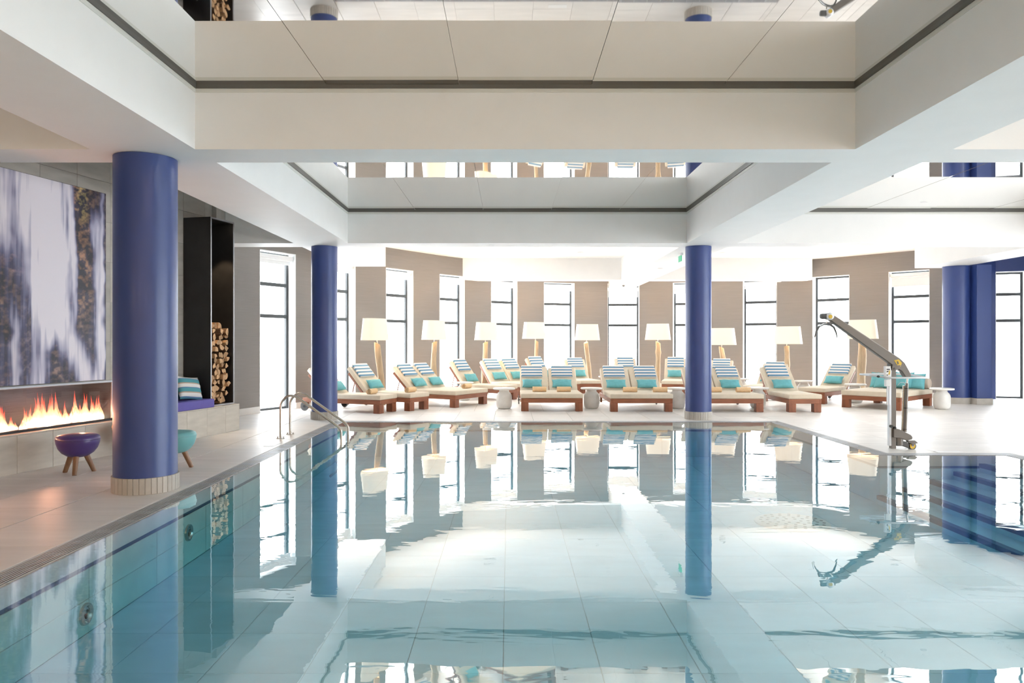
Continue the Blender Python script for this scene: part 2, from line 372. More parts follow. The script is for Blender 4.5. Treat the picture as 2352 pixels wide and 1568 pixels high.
# left wall: stone mass; chimney breast (offset -0.12) then the recess (offset -0.59)
wl = MB()
wl.box(-1.3, -0.135, -14.0, -1.7, 0, 4.3, TLm)
wl.box(-1.3, -0.135, -1.7, 2.2, 1.0, 4.3, TLm)
wl.box(-1.3, -0.605, 1.85, 5.05, 0, 4.3, TLm); wl.box(-1.3, -0.135, 1.85, 2.2, 0, 1.0, TLm)
wl.box(-1.3, -0.605, -1.7, 1.85, 0, 1.0, TLm)
wl.prism([(-6.2, 12.9), (-5.1, 12.9), (-5.12, 13.24), (-6.2, 13.24)], 0, 4.3)
wleft = struct('wall_left', wl.mesh('wall_left', M_grout))
def panels(parent, name, o, s0, s1, z0, z1, ps, pz, mat, th=0.015, skip=None, stag=0.0, gap=0.003):
    k = 0; z = z0
    while z < z1-0.02:
        zt = min(z+pz, z1); s = s0-(stag*ps if k % 2 else 0)
        while s < s1-0.01:
            a = max(s, s0); b_ = min(s+ps, s1)
            if b_-a > 0.02 and not (skip and skip(a, b_, z, zt)):
                me = cached((name, round(b_-a, 3), round(zt-z, 3), mat.name, th), lambda: MB().box(-th, 0, gap/2, b_-a-gap/2, gap/2, zt-z-gap/2).mesh(name, mat, bevel=0.0015, seg=1))
                q = link(name, me, parent); q.matrix_world = TLm @ Matrix.Translation((o, a, z))
            s += ps
        z = zt; k += 1
# the panels are proud of the grout mass by 15 mm
panels(wleft, 'stone_panel', -0.12, -1.6, 2.2, 0.97, 4.29, 0.56, 0.535, M_wstone, stag=0.0, skip=lambda a, b, z, zt: b < 1.62 and z > 1.0 and zt < 3.3)
panels(wleft, 'stone_panel', -0.12, 1.86, 2.2, 0.45, 0.97, 0.56, 0.52, M_wstone)
panels(wleft, 'stone_panel', -0.59, 2.2, 5.0, 0.45, 4.29, 0.56, 0.535, M_wstone)
# stone bench along the wall
bench = thing('stone_bench', 'long pale stone bench of large slabs running along the fireplace wall', 'bench', LW(2.0, -0.1, 0))
def under(parent, o, M=None):
    o.parent = parent; o.matrix_parent_inverse = Matrix.Identity(4)
    return o
bpy.context.view_layer.update()
bi = bench.matrix_world.inverted() if bench.matrix_world != Matrix.Identity(4) else Matrix.Translation(-bench.location)
bi = Matrix.Translation(-bench.location)
q = MB().box(-0.125, -0.015, -8, 2.2, 0, 0.435, TLm).box(-0.60, -0.015, 2.2, 4.545, 0, 0.435, TLm); link('bench_core', q.mesh('bench_core', M_grout), bench).matrix_world = Matrix.Identity(4)
for o_ in [c for c in bench.children]: o_.matrix_local = bi
def bpan(o, s0, s1, z0, z1, ps, ax='front'):
    s = s0
    while s < s1-0.01:
        b_ = min(s+ps, s1)
        if ax == 'front': me = cached(('bf', round(b_-s, 3)), lambda: MB().box(-0.015, 0, 0.0015, b_-s-0.0015, 0, z1-z0).mesh('slab', M_bstone, bevel=0.002, seg=1)); T = TLm @ Matrix.Translation((o, s, z0))
        else: me = cached(('bt', round(b_-s, 3), s < 1.5), lambda: MB().box(-0.13 if s < 1.5 else -0.60, 0, 0.0015, b_-s-0.0015, 0, z1-z0).mesh('slab', M_bstone, bevel=0.002, seg=1)); T = TLm @ Matrix.Translation((o, s, z0))
        e = link('slab', me, bench); e.matrix_local = bi @ T
        s = b_
bpan(0, -2.26, 4.56, 0, 0.432, 0.495); bpan(0.003, -2.26, 4.56, 0.435, 0.45, 0.99, 'top')
e = link('slab', MB().box(-0.59, 0, 0, 0.015, 0, 0.432).mesh('slab', M_bstone), bench); e.matrix_local = bi @ TLm @ Matrix.Translation((0, 4.545, 0))

# ---- floor: slabs round the pool, tiles near, jointed material beyond Y=16.2
PX0, PX1, PX2 = -3.12, 4.93, 6.60; PY0, PY1, PY2 = 1.0, 9.85, 13.93; G = 0.20
YF = 16.16
fl = MB()
fl.box(-9.5, PX0-G, -5.3, 13.2, -1.2, -0.012); fl.box(-5.75, PX0-G, 13.2, YF, -1.2, -0.012); fl.box(PX0-G, RX+0.4, -5.3, PY0-G, -1.2, -0.012)
fl.box(PX2+G, RX+0.4, PY0-G, YF, -1.2, -0.012); fl.box(PX1+G, PX2+G, PY1+G, YF, -1.2, -0.012); fl.box(PX0-G, PX1+G, PY2+G, YF, -1.2, -0.012)
floor = struct('floor', fl.mesh('floor', M_grout))
ff = MB(); ff.prism([(-5.85, YF), (RX+.3, YF), (RX+.3, 19.7), (12.2, 20.0), (10.3, 22.1), (8.7, 23.8), (6.6, 24.8), (4.5, 25.4), (2.2, 25.3), (.1, 24.2), (-1.6, 22.7), (-2.9, 20.9), (-4.1, 18.9), (-5.0, 17.2)], -1.2, 0.0); link('floor_slab', ff.mesh('floor_slab', M_floorfar), floor)
tw, tl = 0.76, 1.0
def tile(x0, x1, y0, y1):
    g = 0.002
    if x1-x0 < 0.03 or y1-y0 < 0.03: return
    me = cached(('ft', round(x1-x0, 3), round(y1-y0, 3)), lambda: MB().box(g, x1-x0-g, g, y1-y0-g, -0.012, 0).mesh('floor_tile', M_stone, bevel=0.0015, seg=1))
    link('floor_tile', me, floor, loc=(x0, y0, 0))
def tiles(X0, X1, Y0, Y1, ox, oy, pw=tw, pl=tl):
    i = math.floor((X0-ox)/pw)
    while ox+i*pw < X1-1e-4:
        j = math.floor((Y0-oy)/pl)-1
        while oy+j*pl < Y1:
            s_ = 0.5*pl if i % 2 else 0
            tile(max(ox+i*pw, X0), min(ox+(i+1)*pw, X1), max(oy+j*pl+s_, Y0), min(oy+(j+1)*pl+s_, Y1)); j += 1
        i += 1
tiles(-4.085, PX0-G, 3.6, YF, -4.09, 5.45)
tiles(-5.7, -4.095, 5.5, 8.0, -4.09, 5.2); tiles(-5.7, -4.095, 8.0, YF, -4.09, 5.2)
tiles(PX0-G, PX1+G, PY2+G, YF, -4.09, 5.45)
tiles(PX1+G, PX2+G, PY1+G, YF, 4.33, 5.45); tiles(PX2+G, 12.2, 8.2, YF, 4.33, 5.45)
pl_ = MB(); pl_.box(-9.5, -5.7, -5, 13.2, -0.012, 0); pl_.box(-5.7, PX0-G, -5, 3.6, -0.012, 0); pl_.box(-5.7, -4.095, 3.6, 5.5, -0.012, 0); pl_.box(PX0-G, RX+.2, -5, PY0-G, -0.012, 0)
pl_.box(PX2+G, RX+.2, PY0-G, 8.2, -0.012, 0); pl_.box(12.2, RX+.2, 8.2, YF, -0.012, 0)
link('floor_slab', pl_.mesh('floor_slab', M_floorfar), floor)

# ---- pool
pool = thing('swimming_pool', 'large indoor pool sunk in the pale stone floor with steps at its right arm', 'pool', (1, 7, -0.65))
def inp(o, wx=None): o.matrix_local = Matrix.Translation((-1, -7, 0.65)); return o
PD = -0.65
sh = MB(); t = 0.03
sh.box(PX0-G, PX2+G, PY0-G, PY1+G, -1.2, PD-0.01); sh.box(PX0-G, PX1+G, PY1+G, PY2+G, -1.2, PD-0.01)
def pwall(x0, x1, y0, y1): sh.box(x0, x1, y0, y1, -1.2, -0.115)
pwall(PX0-G, PX0-t*.5, PY0-G, PY2+G); pwall(PX0, PX2+G, PY0-G, PY0-t*.5); pwall(PX2+t*.5, PX2+G, PY0, PY1+G); pwall(PX1+t*.5, PX2+G, PY1+t*.5, PY1+G); pwall(PX1+t*.5, PX1+G, PY1+G, PY2+G); pwall(PX0, PX1+G, PY2+t*.5, PY2+G)
inp(link('pool_shell', sh.mesh('pool_shell', pm('pool_grout', (0.42, 0.55, 0.58), 0.8)), pool))
edges = [((PX0, PY0), (PX0, PY2), 'x', -1), ((PX0, PY2), (PX1, PY2), 'y', 1), ((PX1, PY1), (PX1, PY2), 'x', 1), ((PX1, PY1), (PX2, PY1), 'y', 1), ((PX2, PY0), (PX2, PY1), 'x', 1), ((PX0, PY0), (PX2, PY0), 'y', -1)]
band = MB(); line = MB()
for a, b, ax, sg in edges:
    if ax == 'x':
        xa, xb = sorted((a[0]+sg*0.002, a[0]+sg*t)); band.box(xa, xb, a[1], b[1], -0.145, -0.012); line.box(xa, xb, a[1], b[1], -0.175, -0.145)
    else:
        ya, yb = sorted((a[1]+sg*0.002, a[1]+sg*t)); band.box(a[0], b[0], ya, yb, -0.145, -0.012); line.box(a[0], b[0], ya, yb, -0.175, -0.145)
inp(link('edge_band', band.mesh('edge_band', M_stone), pool)); inp(link('dark_tile_line', line.mesh('dark_tile_line', M_navy), pool))
def ptile(name, x0, x1, y0, y1, z0, z1, mat=None):
    mat = mat or M_teal
    me = cached((name, round(x1-x0, 3), round(y1-y0, 3), round(z1-z0, 3), mat.name), lambda: MB().box(0, x1-x0, 0, y1-y0, 0, z1-z0).mesh(name, mat, bevel=0.003, seg=1))
    o = link(name, me, pool); o.matrix_local = Matrix.Translation((x0-1, y0-7, z0+0.65))
g = 0.003
for i in range(20):                                # pool floor tiles, 0.64 m
    x0 = -1.33-0.645*3+0.645*i; x1 = x0+0.645
    for j in range(26):
        y0 = 2.2+0.66*j-0.03; y1 = y0+0.66
        a0, a1 = max(x0, PX0), min(x1, PX2 if y1 <= PY1+0.35 else PX1); b0, b1 = y0, min(y1, PY2)
        if x0 >= PX1-0.05 and b1 > PY1: b1 = PY1
        if a1-a0 > 0.05 and b1-b0 > 0.05: ptile('pool_floor_tile', a0+g, a1-g, b0+g, b1-g, PD-0.01, PD)
for j in range(13):                                # left pool wall slabs
    y0 = 0.2+1.06*j; y1 = min(y0+1.06, PY2)
    if y1 > y0+0.1:
        for z0, z1 in ((PD, -0.40), (-0.40, -0.175)): ptile('pool_wall_tile', PX0-t, PX0, max(y0, PY0)+g, y1-g, z0, z1-0.003, M_pwall)
for i in range(10):
    x0 = PX0+1.0*i; x1 = min(x0+1.0, PX1)
    if x1 > x0+0.1: ptile('pool_wall_tile', x0+g, x1-g, PY2, PY2+t, PD, -0.178)
for j in range(4): ptile('pool_wall_tile', PX1, PX1+t, PY1+1.02*j+g, PY1+1.02*(j+1)-g, PD, -0.178)
for i in range(2): ptile('pool_wall_tile', PX1+0.83*i+g, PX1+0.83*(i+1)-g, PY1, PY1+t, PD, -0.178)
for k in range(5):                                 # steps descending from the right arm
    x1 = PX2-0.34*k; x0 = x1-0.34; z = -0.115-0.105*k
    st = MB(); st.box(x0, x1, 2.0, PY1, PD, z-0.004 if False else z); inp(link('step', st.mesh('step', M_teal, bevel=0.004, seg=1), pool))
    ns = MB(); ns.box(x0-0.006, x0+0.075, 2.0, PY1, z-0.05, z+0.004); inp(link('step_nosing', ns.mesh('step_nosing', M_navy), pool))
# water body
wm = MB(); wm.prism([(PX0-.001, PY0-.001), (PX2+.001, PY0-.001), (PX2+.001, PY1+.001), (PX1+.001, PY1+.001), (PX1+.001, PY2+.001), (PX0-.001, PY2+.001)], PD-0.02, -0.006)
wat = link('pool_water', wm.mesh('pool_water', M_water)); wat['kind'] = 'stuff'; wat['label'] = 'calm clear turquoise water filling the pool and mirroring the hall'; wat['category'] = 'water'
# overflow gutter with long grate bars
gut = thing('overflow_grate', 'slotted grey drain grate running round the rim of the pool', 'grate', (PX0-G/2, 7, 0))
gi = Matrix.Translation((-(PX0-G/2), -7, 0))
gb = MB(); bars = MB(); small = MB()
def gutter(x0, x1, y0, y1, along):
    gb.box(x0, x1, y0, y1, -0.11, -0.09)
    if along == 'y':
        n = 8
        for k in range(n):
            c = x0+(x1-x0)*(k+0.5)/n; bars.box(c-0.0058, c+0.0058, y0, y1, -0.0025, -0.001)
        yy = y0
        while yy < y1: small.box(x0, x1, yy-0.003, yy+0.003, -0.03, -0.008); yy += 0.33
    else:
        n = 9
        for k in range(n):
            c = y0+(y1-y0)*(k+0.5)/n; bars.box(x0, x1, c-0.0055, c+0.0055, -0.0025, -0.001)
        xx = x0
        while xx < x1: small.box(xx-0.004, xx+0.004, y0, y1, -0.03, -0.0015); xx += 0.25
gutter(PX0-G, PX0-.003, PY0, PY2+G, 'y'); gutter(PX1+.003, PX1+G, PY1+t, PY2+G, 'y'); gutter(PX2+.003, PX2+G, PY0, PY1+t, 'y')
gutter(PX0, PX1, PY2+.003, PY2+G, 'x'); gutter(PX1+G, PX2+G, PY1+.003, PY1+G, 'x')
for nm, mb_, mt_ in (('gutter_bed', gb, M_dark), ('grate_bar', bars, M_grate), ('cross_bar', small, M_grate)):
    o = link(nm, mb_.mesh(nm, mt_), gut); o.matrix_local = gi
    if nm == 'grate_bar' or nm == 'cross_bar': o['kind'] = 'stuff'

# ---- ceiling
ceil = bpy.data.objects.new('ceiling', None); COL.objects.link(ceil); ceil['kind'] = 'structure'
LB = [(-4.07, -3.05), (3.365, 4.31), (10.25, 11.2)]; CB = [(-1.0, -0.45), (7.19, 7.72), (14.0, 14.57), (22.2, 22.7)]
lend = [18.3, 25.1, 18.7]
for (x0, x1), ye in zip(LB, lend):
    link('beam', MB().box(x0, x1, -5, ye, ZB, 4.3).mesh('beam', M_white), ceil)
gaps = [(-9.2, -4.07), (-3.05, 3.365), (4.31, 10.2), (11.2, RX)]
for k, (y0, y1) in enumerate(CB):
    for gidx, (x0, x1) in enumerate(gaps):
        if k == 3:
            if gidx == 1: x0 = -1.45
            elif gidx == 2: x1 = 9.1
            else: continue
        link('beam', MB().box(x0, x1, y0, y1, ZB, 4.3).mesh('beam', M_white), ceil)
link('ceiling_slab', MB().prism([(-5.95, 14.3), (RX+.3, 14.3), (RX+.3, 19.7), (12.2, 20.0), (10.3, 22.1), (8.7, 23.8), (6.6, 24.8), (4.5, 25.4), (2.2, 25.3), (.1, 24.2), (-1.6, 22.7), (-2.9, 20.9), (-4.1, 18.9), (-5.0, 17.2)], ZC, 4.3).mesh('ceiling_slab', M_white), ceil)
link('ceiling_slab', MB().box(-9.5, RX+.4, -5.3, 14.3, 4.05, 4.3).mesh('ceiling_slab', M_white), ceil)
for x0, x1 in ((-9.5, -4.07), (11.2, RX+.2)): link('ceiling_slab', MB().box(x0, x1, -5.3, 14.3, 4.0, 4.05).mesh('ceiling_slab', M_white), ceil)
for (bx0, bx1) in ((-3.05, 3.365), (4.31, 10.2)):
    for (by0, by1) in ((-0.45, 7.19), (7.72, 14.0)):
        n = 5; px = (bx1-bx0)/n; off = 0.0
        for k in range(n):
            me = MB().box(-px/2+0.0016, px/2-0.0016, 0, by1-by0, 0, 0.01).mesh('mirror_panel', M_mirror)
            o = link('mirror_panel', me, ceil, loc=(bx0+px*(k+.5), by0, ZM), rot=(random.uniform(-.0006, .0006), random.uniform(-.0012, .0012), 0))
        gp = MB(); lp = MB()
        for (a0, a1, c0, c1) in ((bx0, bx1, by0, by0+.02), (bx0, bx1, by1-.02, by1), (bx0, bx0+.02, by0+.02, by1-.02), (bx1-.02, bx1, by0+.02, by1-.02)):
            gp.box(a0, a1, c0, c1, ZM-.038, ZM)
        for (a0, a1, c0, c1) in ((bx0, bx1, by0, by0+.008), (bx0, bx1, by1-.008, by1), (bx0, bx0+.008, by0+.008, by1-.008), (bx1-.008, bx1, by0+.008, by1-.008)):
            lp.box(a0, a1, c0, c1, ZM-.075, ZM-.038)
        link('shadow_gap', gp.mesh('shadow_gap', M_gap), ceil); link('trim_lip', lp.mesh('trim_lip', M_lip), ceil)
# door threshold strip by the log niche side: reveal return
# ================================================================== COLUMNS
def column(x, y, d, label, tile_h):
    c = thing('column', label, 'column', (x, y, 0)); r = d/2
    link('shaft', MB().lathe([(r, tile_h-0.01), (r, ZB-0.003)], 64).mesh('shaft', M_blue, smooth=True), c)
    n = 36; R = r+0.016; me = cached(('slip', round(R, 3), tile_h), lambda: None)
    if me is None:
        a = PI/n*0.93; rr = r-0.01
        v = [(rr*math.cos(-a), rr*math.sin(-a)), (R*math.cos(-a), R*math.sin(-a)), (R*math.cos(a), R*math.sin(a)), (rr*math.cos(a), rr*math.sin(a))]
        me = MB().prism(v, 0, tile_h).mesh('stone_slip', M_slip, bevel=0.002, seg=1); CACHE[('slip', round(R, 3), tile_h)] = me
    for k in range(n): link('stone_slip', me, c, rot=(0, 0, 2*PI*k/n))
    link('base_core', MB().lathe([(r+0.006, 0), (r+0.006, tile_h-0.004)], 48).mesh('base_core', M_grout, smooth=True), c)
    return c
column(-3.71, 7.56, 0.60, 'thick royal blue round column at the front left beside the fireplace', 0.16)
column(-3.62, 14.52, 0.50, 'blue round column at the back left behind the pool handrails', 0.155)
column(3.715, 14.52, 0.50, 'blue round column at the back right on the far pool edge', 0.155)
pc = thing('column', 'blue half round column joined to a square pier at the far right', 'column', (11.1, 18.3, 0))
link('shaft', MB().lathe([(0.31, 0.15), (0.31, ZB-.003)], 48).mesh('shaft', M_blue, smooth=True), pc, loc=(-0.03, 0, 0))
link('pier', MB().box(0.17, 0.53, -0.48, 0.5, 0.15, ZB-.003).mesh('pier', M_blue, bevel=0.01), pc)
link('base_tile', MB().lathe([(0.325, 0), (0.325, 0.15)], 48).mesh('base_tile', M_slip), pc, loc=(-0.03, 0, 0))
link('base_tile', MB().box(0.155, 0.545, -0.495, 0.51, 0, 0.15).mesh('base_tile', M_slip, bevel=0.003, seg=1), pc)
# ================================================================== FIREPLACE, PICTURE, NICHE
import numpy as np
fp = thing('fireplace', 'long glass fronted gas fireplace burning under the waterfall picture', 'fireplace', LW(0.3, -0.13, 0.45))
fi = Matrix.Translation(-fp.location)
def inw(o, inv, T=None): o.matrix_local = inv @ (T if T is not None else Matrix.Identity(4)); return o
M_firebox = pm('scratched_firebox_steel', (0.050, 0.066, 0.088), 0.45, 0.0, var=0.2, scale=(3, 3, 60), bump=0.2)
fb = MB(); fb.box(-0.60, -0.585, -1.7, 1.85, 0.452, 0.99, TLm); fb.box(-0.60, -0.14, -1.7, 1.85, 0.452, 0.462, TLm); fb.box(-0.60, -0.14, -1.7, 1.85, 0.965, 0.999, TLm)
fb.box(-0.60, -0.14, 1.78, 1.85, 0.452, 0.99, TLm); fb.box(-0.6, -0.14, -1.7, -1.68, 0.452, 0.99, TLm)
inw(link('firebox', fb.mesh('firebox', M_firebox), fp), fi)
inw(link('top_trim', MB().box(-0.135, -0.10, -1.7, 1.86, 0.962, 0.992, TLm).mesh('top_trim', M_edge, bevel=0.004), fp), fi)
inw(link('bottom_frame', MB().box(-0.145, -0.11, -1.7, 1.80, 0.4505, 0.478, TLm).mesh('bottom_frame', M_black, bevel=0.003), fp), fi)
inw(link('side_frame', MB().box(-0.145, -0.115, 1.785, 1.855, 0.4505, 0.962, TLm).mesh('side_frame', M_edge, bevel=0.003), fp), fi)
inw(link('glass', MB().box(-0.135, -0.128, -1.7, 1.785, 0.478, 0.962, TLm).mesh('glass', M_fireglass), fp), fi)
# flame material: hot pale core, red tips
m = bpy.data.materials.new('gas_flame'); m.use_nodes = True; nt = m.node_tree; nt.nodes.clear(); M_flame = m
o = N(nt, 'ShaderNodeOutputMaterial'); mx = N(nt, 'ShaderNodeMixShader'); t = N(nt, 'ShaderNodeBsdfTransparent'); e = N(nt, 'ShaderNodeEmission')
tc = N(nt, 'ShaderNodeTexCoord'); sp = N(nt, 'ShaderNodeSeparateXYZ'); L(nt, tc.outputs['Generated'], sp.inputs[0])
r = N(nt, 'ShaderNodeValToRGB'); E_ = r.color_ramp.elements; E_[0].position = 0.0; E_[0].color = (1, 0.74, 0.46, 1); E_[1].position = 1.0; E_[1].color = (0.80, 0.05, 0.03, 1)
q = E_.new(0.35); q.color = (1, 0.42, 0.18, 1); q = E_.new(0.65); q.color = (1, 0.15, 0.08, 1)
L(nt, sp.outputs[2], r.inputs[0]); L(nt, r.outputs[0], e.inputs[0])
st = N(nt, 'ShaderNodeMapRange'); st.inputs[3].default_value = 3.0; st.inputs[4].default_value = 0.9; L(nt, sp.outputs[2], st.inputs[0]); L(nt, st.outputs[0], e.inputs[1])
lw = N(nt, 'ShaderNodeLayerWeight'); lw.inputs[0].default_value = 0.35
nz = N(nt, 'ShaderNodeTexNoise'); nz.inputs['Scale'].default_value = 7; mp = N(nt, 'ShaderNodeMapping'); mp.inputs['Scale'].default_value = (2.5, 2.5, 0.8); L(nt, tc.outputs['Object'], mp.inputs[0]); L(nt, mp.outputs[0], nz.inputs[0])
a1 = N(nt, 'ShaderNodeMath', operation='SUBTRACT'); a1.inputs[0].default_value = 1.05; L(nt, lw.outputs['Facing'], a1.inputs[1])
a2 = N(nt, 'ShaderNodeMapRange'); a2.inputs[3].default_value = 0.9; a2.inputs[4].default_value = 0.35; L(nt, sp.outputs[2], a2.inputs[0])
a3 = N(nt, 'ShaderNodeMath', operation='MULTIPLY'); L(nt, a1.outputs[0], a3.inputs[0]); L(nt, a2.outputs[0], a3.inputs[1])
a4 = N(nt, 'ShaderNodeMath', operation='MULTIPLY', use_clamp=True); nm = N(nt, 'ShaderNodeMapRange'); nm.inputs[1].default_value = .35; nm.inputs[2].default_value = .6; nm.inputs[3].default_value = 0.25; L(nt, nz.outputs[0], nm.inputs[0])
L(nt, a3.outputs[0], a4.inputs[0]); L(nt, nm.outputs[0], a4.inputs[1])
L(nt, a4.outputs[0], mx.inputs[0]); L(nt, t.outputs[0], mx.inputs[1]); L(nt, e.outputs[0], mx.inputs[2]); L(nt, mx.outputs[0], o.inputs[0])
def flame_mesh(seed):
    rnd = random.Random(seed); pts = []; rad = []
    n = 12; ph = rnd.uniform(0, 6); amp = rnd.uniform(0.02, 0.06)
    for i in range(n+1):
        t_ = i/n
        pts.append((amp*math.sin(ph+t_*4.5)*t_, 0.5*amp*math.cos(ph+t_*4)*t_, t_)); rad.append(max(0.004, 0.17*(1-t_)**1.1*(0.75+0.5*math.sin(PI*min(1, t_*1.6+.2)))))
    return MB().tube(pts, 0.1, 10, rads=rad).mesh('flame', M_flame, smooth=True)
fms = [flame_mesh(k) for k in range(7)]
FB = 1.15; hts = [(-1.5, .2), (-1.2, .3), (-.8, .22), (-.4, .3), (0.0, .25), (.13, .36), (.25, .27), (.38, .24), (.5, .13), (.62, .07), (.72, .27), (.86, .36), (1.0, .36), (1.12, .30), (1.2, .16), (1.28, .07), (1.36, .10), (1.42, .30), (1.5, .36), (1.58, .32), (1.65, .2), (1.71, .32), (1.76, .28)]
rf = random.Random(3); s = -1.6
while s < 1.76:
    hh = 0.2
    for (s0, h0), (s1, h1) in zip(hts[:-1], hts[1:]):
        if s0 <= s <= s1: hh = h0+(h1-h0)*(s-s0)/(s1-s0)
    for rep in range(2):
        h = hh*rf.uniform(0.55, 1.1)
        o = link('flame', rf.choice(fms), fp)
        o.matrix_local = fi @ TLm @ Matrix.Translation((-0.33+rf.uniform(-.09, .09), s+rf.uniform(-.02, .02), 0.463)) @ Matrix.Rotation(rf.uniform(0, 6), 4, 'Z') @ Matrix.Diagonal((h*.8+.09, h*.8+.09, h*1.15, 1))
    s += 0.045
for s in (-1.2, -0.3, 0.3, 0.95, 1.5):
    l = bpy.data.lights.new('fire_light', 'POINT'); l.energy = 14; l.color = (1, .44, .24); l.shadow_soft_size = .03
    o = bpy.data.objects.new('fire_light', l); o.location = LW(s, -0.30, 0.56); COL.objects.link(o)
# picture: flat print of a waterfall on a thin panel
def vnoise(sh_, fx, fy, seed):
    rg = np.random.RandomState(seed); H, W_ = sh_; gx = int(fx)+3; gy = int(fy)+3; gr = rg.rand(gy, gx)
    yy = np.linspace(0, fy, H); xx = np.linspace(0, fx, W_); yi = yy.astype(int); xi = xx.astype(int); fy_ = yy-yi; fx_ = xx-xi
    fy_ = (fy_*fy_*(3-2*fy_))[:, None]; fx_ = (fx_*fx_*(3-2*fx_))[None, :]
    a = gr[yi][:, xi]; b_ = gr[yi][:, xi+1]; c = gr[yi+1][:, xi]; d = gr[yi+1][:, xi+1]
    return (a*(1-fx_)+b_*fx_)*(1-fy_)+(c*(1-fx_)+d*fx_)*fy_
def fbm(sh_, fx, fy, seed, oc=4):
    r_ = 0; a = 1; t_ = 0
    for i in range(oc): r_ = r_+a*vnoise(sh_, fx*2**i, fy*2**i, seed+i*7); t_ += a; a *= .55
    return r_/t_
S0, S1, Z0, Z1 = -1.55, 1.648, 1.005, 3.478
nx, ny = 380, 300
uu = (np.linspace(S0, S1, nx)-0.08)/(1.648-0.08); vv = np.linspace(0, 1, ny)      # uu 0..1 over the visible part, vv bottom..top
Ug, Vg = np.meshgrid(uu, vv); T_ = 1-Vg
shp = (ny, nx)
streak = .6*fbm(shp, 90, 3.0, 1, 3)+.4*fbm(shp, 30, 5, 5, 3); rock = fbm(shp, 60, 60, 20, 3); rockb = fbm(shp, 24, 14, 31, 4); warp = (fbm(shp, 8, 8, 50, 3)-.5)*0.09
def g(c, wd): return np.exp(-(((Ug+warp-c)/wd)**2)**1.2)
def ramp(a, b_): return np.clip((T_-a)/(b_-a), 0, 1)
Wm = 1.25*g(.30+.12*ramp(0, .35), .27-.10*ramp(.15, .45))*(1-ramp(.62, .85))
Wm += .95*g(.42-.05*ramp(.45, 1), .13)*ramp(.1, .3)*(1-.3*ramp(.8, 1))
Wm += .9*g(.45+.35*ramp(.55, 1.0), .10)*ramp(.5, .65)
Wm += .75*g(.62+.06*ramp(0, .6), .035)*(1-ramp(.6, .75))
Wm += .75*g(.90+.05*ramp(.2, .7), .055)*ramp(.08, .2)+.35*g(.97, .02)
Wm += .8*g(-.02+.1*ramp(.1, .5), .07)*(1-ramp(.28, .5)*.6)+.6*g(.08+.06*ramp(.5, 1), .035)*ramp(.55, .7)
Wm += .9*g(-.45+.1*T_, .2)+.8*g(-.8, .14)
Wm -= .55*g(.47, .06)*ramp(.68, .8)*(1)
Wm -= .25*g(.75, .09)*(1-ramp(.6, .8))+.25*g(.06, .06)*ramp(.25, .4)*(1-ramp(.75, .9))
Wm = np.clip(Wm*(.30+1.05*streak)+(streak-.5)*.9*(.4+Wm*.6), 0, 1.0)[..., None]
dark = np.array([.045, .040, .065]); brown = np.array([.30, .16, .10]); blue = np.array([.13, .14, .33]); wht = np.array([.80, .76, .84])
rk = (rock[..., None]-.42)*2.8; rk = np.clip(rk, 0, 1); rb = np.clip((rockb[..., None]-.45)*4, 0, 1)
warm = np.clip(g(.72, .16)*(1-ramp(.5, .75))+.5*g(.02, .1)*ramp(.2, .4)+.3*g(.47, .08), 0, 1)[..., None]
rc = dark*(1-rk)+(brown*(.35+warm)+np.array([.10, .09, .12])*(1-warm))*rk
rc = rc*(.6+.7*rb)
rc += np.array([.30, .34, .08])*(g(.76, .05)*(1-ramp(.08, .2)))[..., None]*rk*.8
wc = blue*(1-np.clip(Wm*1.4-.15, 0, 1))+wht*np.clip(Wm*1.4-.15, 0, 1)
al = np.clip(Wm*2.6, 0, 1); colr = rc*(1-al)+wc*al
me = bpy.data.meshes.new('print')
xs = np.linspace(S0, S1, nx); zs = np.linspace(Z0, Z1, ny); XX, ZZ = np.meshgrid(xs, zs)
co = np.zeros((ny*nx, 3), np.float32); co[:, 1] = XX.ravel(); co[:, 2] = ZZ.ravel()
idx = (np.arange(ny-1)[:, None]*nx+np.arange(nx-1)[None, :]).ravel(); fc = np.stack([idx, idx+1, idx+nx+1, idx+nx], 1).astype(np.int32)
me.vertices.add(len(co)); me.vertices.foreach_set('co', co.ravel()); me.loops.add(fc.size); me.loops.foreach_set('vertex_index', fc.ravel())
me.polygons.add(len(fc)); me.polygons.foreach_set('loop_start', np.arange(0, fc.size, 4, dtype=np.int32)); me.polygons.foreach_set('loop_total', np.full(len(fc), 4, np.int32)); me.update()
ca = me.color_attributes.new('print', 'FLOAT_COLOR', 'POINT'); rgba = np.ones((ny*nx, 4), np.float32); rgba[:, :3] = np.clip(colr.reshape(-1, 3), 0, 1); ca.data.foreach_set('color', rgba.ravel())
m, nt, p = nodes_of('waterfall_print'); at = N(nt, 'ShaderNodeAttribute'); at.attribute_name = 'print'; L(nt, at.outputs[0], p.inputs['Base Color']); p.inputs['Roughness'].default_value = 0.35
me.materials.append(m)
pic = thing('waterfall_picture', 'large frameless picture of a white waterfall over brown rocks above the fireplace', 'picture', LW(0.05, -0.11, 2.24))
pi_ = Matrix.Translation(-pic.location)
inw(link('print', me, pic), pi_, TLm @ Matrix.Translation((-0.0895, 0, 0)))
inw(link('backing_panel', MB().box(-0.12, -0.09, S0-.004, S1+.004, Z0-.004, Z1+.004, TLm).mesh('backing_panel', M_black, bevel=0.002, seg=1), pic), pi_)
